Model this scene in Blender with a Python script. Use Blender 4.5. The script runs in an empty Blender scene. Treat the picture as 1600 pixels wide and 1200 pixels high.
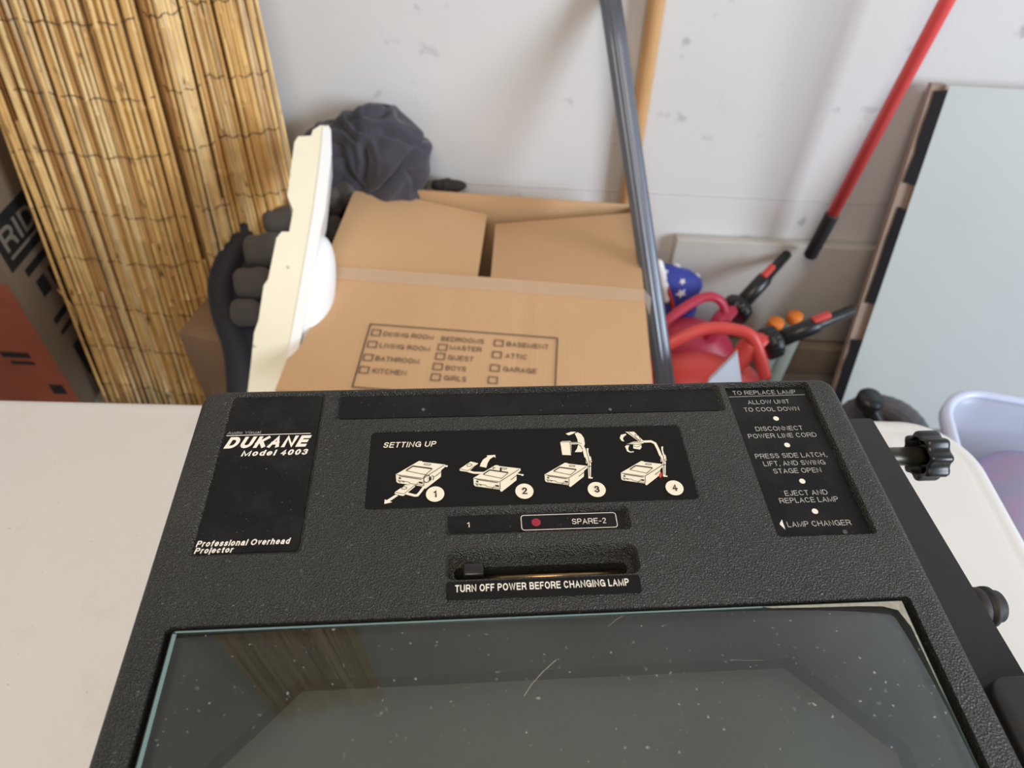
import bpy, bmesh, math, random
import numpy as np
from mathutils import Vector, Matrix, noise
random.seed(7)
sc = bpy.context.scene
C = sc.collection
R = math.radians

# ------------------------------------------------------------------ camera
F, PITCH, ROLL, CZ = 1110.0, R(47.05), R(2.95), 1.25
r0, u0, fw = Vector((1, 0, 0)), Vector((0, math.sin(PITCH), math.cos(PITCH))), Vector((0, math.cos(PITCH), -math.sin(PITCH)))
cr = r0 * math.cos(ROLL) + u0 * math.sin(ROLL)
cu = -r0 * math.sin(ROLL) + u0 * math.cos(ROLL)
cam_d = bpy.data.cameras.new('camera')
cam = bpy.data.objects.new('camera', cam_d)
C.objects.link(cam)
cam.matrix_world = Matrix(((cr.x, cu.x, -fw.x, 0), (cr.y, cu.y, -fw.y, 0), (cr.z, cu.z, -fw.z, CZ), (0, 0, 0, 1)))
cam_d.sensor_width = 36
cam_d.lens = F / 1600 * 36
cam_d.clip_start = 0.01
cam_d.dof.use_dof = True
cam_d.dof.focus_distance = 0.365
cam_d.dof.aperture_fstop = 11.0
sc.camera = cam

# ------------------------------------------------------------------ light
world = bpy.data.worlds.new('daylight')
sc.world = world
world.use_nodes = True
bg = world.node_tree.nodes['Background']
bg.inputs['Color'].default_value = (1.0, 0.88, 0.75, 1)
bg.inputs['Strength'].default_value = 0.14


def area(name, loc, target, sx, sy, power, col):
    d = bpy.data.lights.new(name, 'AREA')
    d.shape = 'RECTANGLE'
    d.size, d.size_y, d.energy, d.color = sx, sy, power, col
    o = bpy.data.objects.new(name, d)
    C.objects.link(o)
    o.location = loc
    o.rotation_euler = (Vector(target) - Vector(loc)).to_track_quat('-Z', 'Y').to_euler()
    return o


area('garage_door_daylight', (5.0, -2.0, 2.1), (0.0, 1.2, 0.6), 2.2, 2.6, 345, (0.78, 0.89, 1.0))
area('ceiling_lamp', (-0.1, -0.5, 2.35), (-0.1, 0.5, 0.7), 0.9, 0.9, 21, (1.0, 0.84, 0.66))
sc.view_settings.view_transform = 'Standard'
sc.view_settings.look = 'None'
sc.view_settings.gamma = 1
sc.view_settings.use_curve_mapping = False
sc.view_settings.exposure = 0.0


# ------------------------------------------------------------------ sight lines measured on the photograph
def ray(u, v):
    return fw + cr * ((u - 800) / F) + cu * ((600 - v) / F)


EYE = Vector((0, 0, CZ))


def pplane(u, v, p0, n):
    d = ray(u, v)
    n = Vector(n)
    return EYE + d * ((Vector(p0) - EYE).dot(n) / d.dot(n))


def pz(u, v, z): return pplane(u, v, (0, 0, z), (0, 0, 1))
def py(u, v, y): return pplane(u, v, (0, y, 0), (0, 1, 0))
def px(u, v, x): return pplane(u, v, (x, 0, 0), (1, 0, 0))
def ps(u, v, s): return EYE + ray(u, v) * s


# ------------------------------------------------------------------ objects
WM = {}


def tag(o, label=None, cat=None, group=None, kind=None):
    if label: o['label'] = label
    if cat: o['category'] = cat
    if group: o['group'] = group
    if kind: o['kind'] = kind
    return o


def thing(name, label, cat, loc, rz=0, group=None):
    o = bpy.data.objects.new(name, None)
    o.empty_display_size = 0.05
    C.objects.link(o)
    o.location = loc
    o.rotation_euler = (0, 0, rz)
    WM[o] = Matrix.Translation(Vector(loc)) @ Matrix.Rotation(rz, 4, 'Z')
    return tag(o, label, cat, group)


def part(name, bm, mats, parent=None, smooth=True, label=None, angle=35):
    """bm holds world coordinates; the mesh is stored in the parent's own frame"""
    if not isinstance(mats, (list, tuple)):
        mats = [mats]
    w = WM.get(parent, Matrix.Identity(4)) if parent else Matrix.Identity(4)
    org = None
    if parent is None:
        xs = [v.co for v in bm.verts]
        lo = Vector([min(c[i] for c in xs) for i in range(3)])
        hi = Vector([max(c[i] for c in xs) for i in range(3)])
        w = Matrix.Translation(((lo.x + hi.x) / 2, (lo.y + hi.y) / 2, lo.z))
    bm.transform(w.inverted())
    if smooth:
        for f in bm.faces: f.smooth = True
        for e in bm.edges:
            if len(e.link_faces) == 2:
                try:
                    if e.calc_face_angle() > R(angle): e.smooth = False
                except ValueError: pass
    me = bpy.data.meshes.new(name)
    bm.to_mesh(me)
    bm.free()
    for m in mats: me.materials.append(m)
    o = bpy.data.objects.new(name, me)
    C.objects.link(o)
    if parent:
        o.parent = parent
    else:
        o.matrix_world = w
    WM[o] = w
    if label: o['label'] = label
    return o


def struct(name, bm, m, **k):
    o = part(name, bm, m, None, **k)
    o['kind'] = 'structure'
    return o


# ------------------------------------------------------------------ mesh helpers
def B(): return bmesh.new()


def setmat(bm, n0, idx):
    bm.faces.ensure_lookup_table()
    for f in bm.faces[n0:]: f.material_index = idx


def frame_m(o, x, y, z):
    return Matrix(((x[0], y[0], z[0], o[0]), (x[1], y[1], z[1], o[1]), (x[2], y[2], z[2], o[2]), (0, 0, 0, 1)))


def box(bm, lo, hi, bev=0.0, seg=2, M=None):
    lo, hi = Vector(lo), Vector(hi)
    t = bmesh.new()
    bmesh.ops.create_cube(t, size=1)
    for v in t.verts:
        v.co = Vector([lo[i] + (v.co[i] + .5) * (hi[i] - lo[i]) for i in range(3)])
    if bev > 0:
        bmesh.ops.bevel(t, geom=list(t.edges), offset=bev, segments=seg, profile=0.5, affect='EDGES')
    join(bm, t, M)


def join(bm, t, M=None, idx=None):
    if M is not None: t.transform(M)
    vs = {}
    for v in t.verts: vs[v] = bm.verts.new(v.co)
    for f in t.faces:
        try:
            g = bm.faces.new([vs[v] for v in f.verts])
            g.material_index = f.material_index if idx is None else idx
        except ValueError: pass
    t.free()


def tube(bm, pts, rad, n=12, cap=True, flute=0.0, nf=0, ell=1.0):
    pts = [Vector(p) for p in pts]
    rads = rad if isinstance(rad, (list, tuple)) else [rad] * len(pts)
    t0 = (pts[1] - pts[0]).normalized()
    ref = Vector((0, 0, 1)) if abs(t0.z) < .9 else Vector((0, 1, 0))
    a = t0.cross(ref).normalized()
    rings = []
    for i, p in enumerate(pts):
        if i == 0: t = t0
        elif i == len(pts) - 1: t = (pts[i] - pts[i - 1]).normalized()
        else:
            t = ((pts[i + 1] - p).normalized() + (p - pts[i - 1]).normalized())
            t = t.normalized() if t.length > 1e-6 else (pts[i + 1] - p).normalized()
        a = (a - t * a.dot(t)).normalized()
        b = t.cross(a)
        ring = []
        for k in range(n):
            th = 2 * math.pi * k / n
            rr = rads[i] * (1 + flute * math.cos(nf * th))
            ring.append(bm.verts.new(p + a * (rr * math.cos(th)) + b * (rr * ell * math.sin(th))))
        rings.append(ring)
    for r1, r2 in zip(rings, rings[1:]):
        for k in range(n):
            bm.faces.new((r1[k], r1[(k + 1) % n], r2[(k + 1) % n], r2[k]))
    if cap:
        bm.faces.new(list(reversed(rings[0])))
        bm.faces.new(rings[-1])


def smooth_pts(P, n=6):
    P = [Vector(p) for p in P]
    out = []
    for i in range(len(P) - 1):
        p0, p1, p2, p3 = P[max(i - 1, 0)], P[i], P[i + 1], P[min(i + 2, len(P) - 1)]
        for k in range(n):
            t = k / n
            out.append(0.5 * ((2 * p1) + (p2 - p0) * t + (2 * p0 - 5 * p1 + 4 * p2 - p3) * t * t + (-p0 + 3 * p1 - 3 * p2 + p3) * t ** 3))
    out.append(P[-1])
    return out


def lathe(bm, prof, M, n=32, lobes=0, amp=0.0):
    """prof = [(radius, height)] about local z of M"""
    rings = []
    for r, h in prof:
        ring = []
        for k in range(n):
            th = 2 * math.pi * k / n
            rr = r
            if lobes and r > (.0125 if r < .016 else .0255): rr = r + amp * max(math.cos(lobes * th), -.75)
            ring.append(bm.verts.new(M @ Vector((rr * math.cos(th), rr * math.sin(th), h))))
        rings.append(ring)
    for r1, r2 in zip(rings, rings[1:]):
        for k in range(n):
            bm.faces.new((r1[k], r1[(k + 1) % n], r2[(k + 1) % n], r2[k]))
    bm.faces.new(list(reversed(rings[0])))
    bm.faces.new(rings[-1])


def axis_m(p, d, up=(0, 0, 1)):
    z = Vector(d).normalized()
    x = Vector(up).cross(z)
    if x.length < 1e-4: x = Vector((1, 0, 0))
    x.normalize()
    return frame_m(Vector(p), x, z.cross(x), z)


def rrect(x0, x1, y0, y1, r, n=5):
    if not isinstance(r, (list, tuple)): r = [r] * 4
    out = []
    for (cx, cy, a0, q) in ((x1 - r[0], y0 + r[0], -90, r[0]), (x1 - r[1], y1 - r[1], 0, r[1]), (x0 + r[2], y1 - r[2], 90, r[2]), (x0 + r[3], y0 + r[3], 180, r[3])):
        for k in range(n + 1):
            a = R(a0 + 90 * k / n)
            out.append((cx + q * math.cos(a), cy + q * math.sin(a)))
    return out


def loft(bm, rings, M=None, cap0=True, cap1=True, close=False):
    V = []
    for ring in rings:
        V.append([bm.verts.new((M @ Vector(p)) if M is not None else Vector(p)) for p in ring])
    n = len(V[0])
    pairs = list(zip(V, V[1:])) + ([(V[-1], V[0])] if close else [])
    for r1, r2 in pairs:
        for k in range(n):
            bm.faces.new((r1[k], r1[(k + 1) % n], r2[(k + 1) % n], r2[k]))
    if not close:
        if cap0: bm.faces.new(list(reversed(V[0])))
        if cap1: bm.faces.new(V[-1])


def rect_rings(x0, x1, y0, y1, r, prof, n=6):
    """prof = [(inset, z)]"""
    rs = r if isinstance(r, (list, tuple)) else [r] * 4
    out = []
    for i, z in prof:
        out.append([(p[0], p[1], z) for p in rrect(x0 + i, x1 - i, y0 + i, y1 - i, [max(q - i, 0.0004) for q in rs], n)])
    return out


def poly(bm, pts, idx=0):
    try:
        f = bm.faces.new([bm.verts.new(p) for p in pts])
        f.material_index = idx
        return f
    except ValueError:
        return None


def prism(bm, pts, d, idx=0):
    """pts 3D outline, extruded by the vector d"""
    d = Vector(d)
    a = [bm.verts.new(p) for p in pts]
    b = [bm.verts.new(Vector(p) + d) for p in pts]
    n = len(a)
    fs = [bm.faces.new(a), bm.faces.new(list(reversed(b)))]
    for k in range(n):
        fs.append(bm.faces.new((a[(k + 1) % n], a[k], b[k], b[(k + 1) % n])))
    for f in fs: f.material_index = idx
    bmesh.ops.recalc_face_normals(bm, faces=fs)


def strip(bm, pts, w, nrm, idx=0, closed=False):
    """flat stroke through 3D points lying on a plane with normal nrm"""
    pts = [Vector(p) for p in pts]
    nrm = Vector(nrm)
    n = len(pts)
    L, Rr = [], []
    for i in range(n):
        if closed: p, q = pts[i - 1], pts[(i + 1) % n]
        else: p, q = pts[max(i - 1, 0)], pts[min(i + 1, n - 1)]
        d1 = (pts[i] - p); d2 = (q - pts[i])
        d = Vector((0, 0, 0))
        if d1.length > 1e-9: d += d1.normalized()
        if d2.length > 1e-9: d += d2.normalized()
        if d.length < 1e-6: d = d2
        s = nrm.cross(d.normalized())
        k = 1.0
        if d1.length > 1e-9:
            c = abs(s.dot(nrm.cross(d1.normalized())))
            k = 1 / max(c, .5)
        L.append(bm.verts.new(pts[i] + s * w / 2 * k))
        Rr.append(bm.verts.new(pts[i] - s * w / 2 * k))
    for i in range(n if closed else n - 1):
        j = (i + 1) % n
        f = bm.faces.new((L[i], Rr[i], Rr[j], L[j]))
        f.material_index = idx


_ico = {}


def sdf_blob(bm, center, prims, k=0.03, sub=5, disp=None, floor=None):
    """closed star-shaped skin around a smooth union of solids, seen from its centre"""
    if sub not in _ico:
        t = bmesh.new()
        bmesh.ops.create_icosphere(t, subdivisions=sub, radius=1)
        t.verts.ensure_lookup_table()
        _ico[sub] = (np.array([v.co[:] for v in t.verts]), [[v.index for v in f.verts] for f in t.faces])
        t.free()
    D, faces = _ico[sub]
    D = D / np.linalg.norm(D, axis=1)[:, None]
    c = np.array(center)

    def f(P):
        acc = None
        for pr in prims:
            if pr[0] == 'e':
                q = (P - np.array(pr[1])) / np.array(pr[2])
                d = (np.linalg.norm(q, axis=1) - 1) * min(pr[2])
            elif pr[0] == 'c':
                a, b = np.array(pr[1]), np.array(pr[2])
                t = np.clip(((P - a) @ (b - a)) / ((b - a) @ (b - a)), 0, 1)
                d = np.linalg.norm(P - a - t[:, None] * (b - a), axis=1) - pr[3]
            else:
                q = np.abs(P - np.array(pr[1])) - np.array(pr[2]) + pr[3]
                d = np.linalg.norm(np.maximum(q, 0), axis=1) + np.minimum(q.max(axis=1), 0) - pr[3]
            if acc is None: acc = d
            else:
                h = np.clip(.5 + .5 * (d - acc) / k, 0, 1)
                acc = d * (1 - h) + acc * h - k * h * (1 - h)
        return acc
    lo = np.zeros(len(D)); hi = np.full(len(D), 1.2)
    s = np.linspace(0.0, 1.2, 120)
    found = np.zeros(len(D), bool)
    for a, b in zip(s, s[1:]):
        v = f(c + D * b)
        new = (~found) & (v > 0)
        lo[new], hi[new] = a, b
        found |= new
    for _ in range(16):
        m = (lo + hi) / 2
        v = f(c + D * m[:, None])
        lo = np.where(v < 0, m, lo); hi = np.where(v < 0, hi, m)
    P = c + D * hi[:, None]
    if disp is not None:
        P = P + D * np.array([disp(Vector(p)) for p in P])[:, None]
    if floor is not None: P[:, 2] = np.maximum(P[:, 2], floor)
    vs = [bm.verts.new(p) for p in P]
    for fc in faces: bm.faces.new([vs[i] for i in fc])


# ------------------------------------------------------------------ materials
class NT:
    def __init__(s, name):
        s.m = bpy.data.materials.new(name)
        s.m.use_nodes = True
        s.t = s.m.node_tree
        s.b = s.t.nodes['Principled BSDF']
        s.tc = s.t.nodes.new('ShaderNodeTexCoord')

    def n(s, kind, **k):
        o = s.t.nodes.new('ShaderNode' + kind)
        for a, b in k.items():
            if a in o.inputs: o.inputs[a].default_value = b
            else: setattr(o, a, b)
        return o

    def l(s, a, b): s.t.links.new(a, b)

    def noise(s, scale, detail=4, rough=.55, src='Object', vec=None, mapping=None):
        o = s.n('TexNoise', Scale=scale, Detail=detail, Roughness=rough)
        v = vec or s.tc.outputs[src]
        if mapping:
            mp = s.n('Mapping')
            mp.inputs['Scale'].default_value = mapping
            s.l(v, mp.inputs['Vector'])
            v = mp.outputs[0]
        s.l(v, o.inputs['Vector'])
        return o.outputs['Fac']

    def ramp(s, fac, stops, interp='LINEAR'):
        o = s.n('ValToRGB')
        o.color_ramp.interpolation = interp
        while len(o.color_ramp.elements) > 1: o.color_ramp.elements.remove(o.color_ramp.elements[-1])
        for i, (p, c) in enumerate(stops):
            e = o.color_ramp.elements[0] if i == 0 else o.color_ramp.elements.new(p)
            e.position = p
            c = c if isinstance(c, (tuple, list)) else (c, c, c)
            e.color = (*c, 1)
        s.l(fac, o.inputs['Fac'])
        return o.outputs['Color']

    def mix(s, fac, a, b, mode='MIX'):
        o = s.n('Mix', data_type='RGBA', blend_type=mode)
        for sock, val in ((o.inputs[0], fac), (o.inputs[6], a), (o.inputs[7], b)):
            if hasattr(val, 'is_linked'): s.l(val, sock)
            elif isinstance(val, (int, float)): sock.default_value = val
            else: sock.default_value = (*val, 1)
        return o.outputs[2]

    def math(s, op, a, b=0.0):
        o = s.n('Math', operation=op)
        for i, val in enumerate((a, b)):
            if hasattr(val, 'is_linked'): s.l(val, o.inputs[i])
            else: o.inputs[i].default_value = val
        return o.outputs[0]

    def bump(s, h, strength=.3, dist=.001):
        o = s.n('Bump', Strength=strength, Distance=dist)
        s.l(h, o.inputs['Height'])
        s.l(o.outputs[0], s.b.inputs['Normal'])

    def col(s, v):
        if hasattr(v, 'is_linked'): s.l(v, s.b.inputs['Base Color'])
        else: s.b.inputs['Base Color'].default_value = (*v, 1)

    def rough(s, v):
        if hasattr(v, 'is_linked'): s.l(v, s.b.inputs['Roughness'])
        else: s.b.inputs['Roughness'].default_value = v


def simple(name, col, rough=.5, var=.12, scale=30, bump=0, bscale=400, metal=0, bd=.0005, spec=.5, trans=0, sheen=0):
    t = NT(name)
    f = t.noise(scale)
    t.col(t.mix(f, [c * (1 - var) for c in col], [min(c * (1 + var), 1) for c in col]))
    t.rough(rough)
    t.b.inputs['Metallic'].default_value = metal
    t.b.inputs['Specular IOR Level'].default_value = spec
    t.b.inputs['Sheen Weight'].default_value = sheen
    if bump: t.bump(t.noise(bscale, 3), bump, bd)
    return t.m


# painted wall with scuffs
t = NT('painted_drywall')
f = t.noise(2.2, 3)
base = t.mix(f, (.70, .70, .715), (.77, .77, .78))
sc1 = t.ramp(t.noise(22, 2, .5), [(0, 0.0), (.65, 0.0), (.74, 1.0)])
sc2 = t.ramp(t.noise(3.1, 2), [(.45, 0.0), (.62, 1.0)])
base = t.mix(t.math('MULTIPLY', t.math('MULTIPLY', sc1, sc2), .8), base, (.38, .37, .39))
sc3 = t.ramp(t.noise(30, 3, .6, mapping=(1.0, 1, .35)), [(0, 0.0), (.66, 0.0), (.80, .5)])
base = t.mix(t.math('MULTIPLY', sc3, .5), base, (.45, .44, .46))
t.col(base); t.rough(.55)
t.bump(t.noise(160, 3), .12, .001)
M_WALL = t.m

t = NT('concrete')
f = t.noise(6, 6)
t.col(t.mix(f, (.16, .14, .12), (.30, .275, .25))); t.rough(.85); t.bump(t.noise(90, 5), .4, .002)
M_CONC = t.m
M_CEIL = simple('ceiling_paint', (.62, .60, .57), .8)
M_SEAM = simple('seam_filler', (.62, .62, .625), .8, .2, 40)

# grained projector casing
t = NT('grained_dark_plastic')
g = t.noise(1050, 2, .5)
v = t.n('TexVoronoi', Scale=1250.0)
t.l(t.tc.outputs['Object'], v.inputs['Vector'])
dust = t.ramp(t.noise(14, 5, .6), [(.42, 0.0), (.75, 1.0)])
speck = t.ramp(t.noise(520, 1), [(.70, 0.0), (.78, 1.0)])
c = t.mix(t.math('MULTIPLY', dust, .4), (.020, .020, .018), (.046, .045, .040))
c = t.mix(t.math('MULTIPLY', speck, .22), c, (.30, .30, .27))
t.col(c); t.rough(.40)
t.b.inputs['Specular IOR Level'].default_value = .45
t.bump(t.math('ADD', v.outputs['Distance'], t.math('MULTIPLY', g, .25)), 1.0, .0008)
M_CASE = t.m

t = NT('label_black')
dst = t.ramp(t.noise(60, 6, .65), [(.45, 0.0), (.85, 1.0)])
spk = t.ramp(t.noise(900, 1), [(.74, 0.0), (.80, 1.0)])
c = t.mix(t.math('MULTIPLY', dst, .4), (.005, .005, .006), (.040, .038, .035))
c = t.mix(t.math('MULTIPLY', spk, .3), c, (.35, .34, .31))
t.col(c); t.rough(.42); t.b.inputs['Specular IOR Level'].default_value = .25
M_LABEL = t.m
t = NT('sticker_black')
t.col((.005, .005, .005)); t.rough(.55); t.b.inputs['Specular IOR Level'].default_value = .2
M_STICK = t.m
M_PRINT = simple('printed_white', (.80, .77, .70), .6, .05, 300)
M_PRINTG = simple('printed_grey', (.42, .42, .41), .6, .05, 300)
M_CREAM = simple('printed_cream', (.80, .75, .62), .6, .04, 300)
M_INK = simple('printed_black', (.012, .012, .012), .6, .05)
M_REDINK = simple('red_print', (.28, .015, .035), .5, .1)
M_REDINK2 = simple('red_dot_print', (.55, .05, .03), .5, .1)
M_STEEL = simple('black_painted_steel', (.016, .016, .018), .42, .3, 60, .15, 300)
M_BLACKP = simple('black_plastic', (.012, .012, .013), .35, .2, 80, .1, 500)
M_RUBBER = simple('black_rubber', (.018, .016, .016), .65, .2)
M_BRASS = simple('brass_wire', (.35, .22, .10), .3, .2, 80, metal=1)
M_SHAFT = simple('dull_shaft', (.06, .055, .045), .35, .3, 80, metal=.6)
M_SCREW = simple('dull_screw', (.10, .10, .09), .5, .2, metal=.3)
M_DARK = simple('dark_cavity', (.004, .004, .004), .9)

# thin dusty glass plate
t = NT('stage_glass')
nt = t.t
nt.nodes.remove(t.b)
out = nt.nodes['Material Output']
tr = t.n('BsdfTransparent'); tr.inputs[0].default_value = (.80, .86, .84, 1)
gl = t.n('BsdfGlossy'); gl.inputs['Roughness'].default_value = .03
df = t.n('BsdfDiffuse'); df.inputs[0].default_value = (.62, .62, .60, 1)
fr = t.n('Fresnel', IOR=1.5)
m1 = t.n('MixShader'); t.l(fr.outputs[0], m1.inputs[0]); t.l(tr.outputs[0], m1.inputs[1]); t.l(gl.outputs[0], m1.inputs[2])
film = t.ramp(t.noise(16, 6, .62), [(.3, .010), (.8, .040)])
sp = t.ramp(t.noise(420, 1, .4), [(.73, 0.0), (.79, .35)])
v = t.n('TexVoronoi', Scale=95.0, Randomness=1.0)
t.l(t.tc.outputs['Object'], v.inputs['Vector'])
wn = t.n('TexWhiteNoise'); t.l(v.outputs['Position'], wn.inputs['Vector'])
big = t.math('MULTIPLY', t.math('LESS_THAN', v.outputs['Distance'], .06), t.math('GREATER_THAN', wn.outputs['Value'], .92))
amt = t.math('MAXIMUM', film, t.math('MAXIMUM', sp, t.math('MULTIPLY', big, .38)))
m2 = t.n('MixShader'); t.l(amt, m2.inputs[0]); t.l(m1.outputs[0], m2.inputs[1]); t.l(df.outputs[0], m2.inputs[2])
t.l(m2.outputs[0], out.inputs[0])
M_GLASS = t.m
t = NT('glass_edge')
t.col((.15, .235, .25)); t.rough(.2)
M_GEDGE = t.m
M_GRIME = simple('glass_rim_grime', (.30, .30, .26), .8, .5, 500)
M_MASK = simple('stage_mask', (.026, .027, .022), .55, .2, 40)
# fresnel lens: fine concentric grooves
t = NT('fresnel_lens')
mp = t.n('Mapping'); t.l(t.tc.outputs['Object'], mp.inputs['Vector'])
w = t.n('TexWave', wave_type='RINGS', rings_direction='Z', Scale=260.0)
t.l(mp.outputs[0], w.inputs['Vector'])
t.col((.20, .195, .19)); t.rough(.25)
t.b.inputs['Specular IOR Level'].default_value = .8
t.b.inputs['Coat Weight'].default_value = .4
t.b.inputs['Thin Film Thickness'].default_value = 480
t.b.inputs['Thin Film IOR'].default_value = 1.7
t.bump(w.outputs['Fac'], .08, .0003)
M_FRES = t.m

t = NT('table_plastic')
f = t.noise(5, 5, .6)
c = t.mix(f, (.685, .68, .67), (.74, .74, .745))
dirt = t.ramp(t.noise(11, 6, .7), [(.55, 0.0), (.8, .7)])
c = t.mix(t.math('MULTIPLY', dirt, .42), c, (.40, .33, .26))
spk = t.ramp(t.noise(190, 2, .5), [(.745, 0.0), (.80, 1.0)])
c = t.mix(t.math('MULTIPLY', spk, .40), c, (.18, .14, .10))
t.col(c); t.rough(.5); t.bump(t.noise(500, 3), .12, .0006)
M_TABLE = t.m
M_LEG = simple('grey_powder_coat', (.20, .21, .22), .5, .1)

# cardboard
def cardboard(name, col, axis='X', sc=900):
    t = NT(name)
    f = t.noise(7, 5)
    c = t.mix(f, [k * .93 for k in col], [k * 1.05 for k in col])
    fib = t.ramp(t.noise(500, 2), [(.62, 0.0), (.75, .35)])
    c = t.mix(fib, c, [k * .75 for k in col])
    w = t.n('TexWave', wave_type='BANDS', bands_direction=axis, Scale=sc / 20.0, Distortion=.6)
    t.l(t.tc.outputs['Object'], w.inputs['Vector'])
    t.col(c); t.rough(.8)
    t.bump(w.outputs['Fac'], .07, .0015)
    return t.m


M_CARD = cardboard('kraft_cardboard', (.62, .385, .205))
M_CARDI = cardboard('kraft_cardboard_fluted', (.55, .34, .18), 'X', 1500)
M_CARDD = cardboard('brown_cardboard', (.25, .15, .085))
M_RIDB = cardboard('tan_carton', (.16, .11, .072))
M_RIDO = simple('orange_red_print', (.30, .075, .035), .7, .25, 12)
M_RIDK = simple('black_print', (.012, .012, .012), .6, .2)
M_RIDT = simple('light_print', (.20, .17, .13), .7, .1)
t = NT('clear_tape')
t.col((.80, .68, .54)); t.rough(.22); t.b.inputs['Alpha'].default_value = .28
t.bump(t.noise(120, 4), .3, .002)
M_TAPE = t.m
M_BOXINK = simple('box_ink', (.035, .03, .028), .7, .2, 200)

# reeds, each with its own tone
t = NT('dry_reed')
geo = t.n('NewGeometry')
rnd = geo.outputs['Random Per Island']
c = t.ramp(rnd, [(0, (.46, .22, .07)), (.2, (.68, .40, .135)), (.5, (.84, .56, .22)), (.8, (.88, .64, .31)), (1, (.62, .47, .29))])
n1 = t.noise(14, 5, .65, mapping=(6, 6, 1))
c = t.mix(t.ramp(n1, [(.40, 0.0), (.78, .6)]), c, (.36, .17, .06))
n2 = t.noise(26, 2, .5, mapping=(4, 4, 1))
c = t.mix(t.ramp(n2, [(.66, 0.0), (.74, .85)]), c, (.07, .035, .02))
t.col(c); t.rough(.42)
M_REED = t.m
M_WIRE = simple('binding_wire', (.05, .035, .025), .5, .2, metal=.5)

t = NT('navy_cloth')
f = t.noise(12, 4)
t.col(t.mix(f, (.028, .027, .038), (.058, .055, .076))); t.rough(.75)
t.b.inputs['Sheen Weight'].default_value = .25
t.bump(t.noise(700, 2), .25, .0006)
M_NAVY = t.m
M_BLKCLOTH = simple('black_cloth', (.012, .012, .018), .7, .3, 20, .3, 600, sheen=.1)
M_PAD = simple('grey_padding', (.080, .070, .064), .8, .25, 15, .3, 600, sheen=.1)
M_FUR = simple('dark_scrap', (.035, .03, .028), .9, .4, 30, .5, 300)
M_WHITEP = simple('cream_plastic', (.83, .775, .60), .38, .05, 12, .05, 200)
M_WHITEQ = simple('white_plastic', (.86, .86, .86), .32, .03, 12)

M_ALU = simple('grey_anodised', (.17, .185, .22), .35, .12, 20, metal=.55)
M_WOODP = simple('varnished_wood', (.62, .36, .16), .4, .12, 25)
M_REDP = simple('red_fibreglass', (.78, .085, .085), .35, .1, 20)
M_GRIP = simple('black_grip', (.012, .012, .014), .6, .2)
t = NT('worn_board')
f = t.noise(4, 5)
c = t.mix(f, (.50, .49, .46), (.60, .59, .56))
st = t.ramp(t.noise(9, 6, .7), [(.52, 0.0), (.8, .8)])
c = t.mix(t.math('MULTIPLY', st, .5), c, (.36, .31, .25))
t.col(c); t.rough(.7); t.bump(t.noise(60, 4), .2, .001)
M_BOARD = t.m
M_PLANK = simple('aged_plank', (.30, .25, .20), .8, .25, 15, .3, 80)
t = NT('pale_laminate')
f = t.noise(3, 4)
c = t.mix(f, (.50, .53, .52), (.57, .60, .59))
st = t.ramp(t.noise(5, 5, .6), [(.55, 0.0), (.85, .6)])
c = t.mix(t.math('MULTIPLY', st, .4), c, (.44, .44, .40))
t.col(c); t.rough(.42)
M_LAM = t.m
M_EDGE = simple('pinkish_board_edge', (.34, .25, .20), .7, .15, 30)
M_BTAPE = simple('black_tape', (.018, .018, .022), .45, .4, 50, .3, 120)
M_CANR = simple('red_can_plastic', (.66, .068, .060), .38, .18, 14, .08, 200)
M_CANP = simple('crimson_can_plastic', (.50, .035, .085), .42, .18, 14, .08, 200)
M_REDB = simple('red_button', (.60, .06, .05), .5, .1)
M_ORANGE = simple('orange_cap', (.80, .22, .03), .45, .1)
M_MILK = simple('milky_bottle', (.30, .33, .29), .4, .12, 30)
M_BLUE = simple('royal_blue_cloth', (.025, .040, .30), .65, .35, 18, .25, 500, sheen=.15)
M_STAR = simple('white_cloth', (.75, .76, .82), .7, .05)
M_RED2 = simple('red_ribbon', (.42, .055, .045), .6, .15)
M_FOIL = simple('white_foil', (.85, .86, .90), .2, .05, 30, .3, 60)
M_PALE = simple('pale_grey_plastic', (.38, .41, .48), .4, .08)
M_TYRE = simple('grey_black_tyre', (.13, .13, .14), .75, .35, 40, .3, 200)
M_HUB = simple('brown_hub', (.05, .035, .028), .7, .3)
t = NT('frosted_tub')
t.col((.66, .71, .88)); t.rough(.35)
t.b.inputs['Transmission Weight'].default_value = .35
t.b.inputs['Alpha'].default_value = .62
M_TUB = t.m
M_TUBR = simple('tub_rim', (.62, .67, .86), .35, .04)
t = NT('purple_cloth')
f = t.noise(9, 3)
t.col(t.ramp(f, [(.35, (.30, .31, .45)), (.5, (.40, .30, .47)), (.65, (.33, .37, .52))])); t.rough(.7)
M_PURPLE = t.m

# ------------------------------------------------------------------ lettering
_tx = {}


def arc(cx, cy, rx, ry, a0, a1, n=9):
    return [(cx + rx * math.cos(R(a0 + (a1 - a0) * k / n)), cy + ry * math.sin(R(a0 + (a1 - a0) * k / n))) for k in range(n + 1)]


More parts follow.
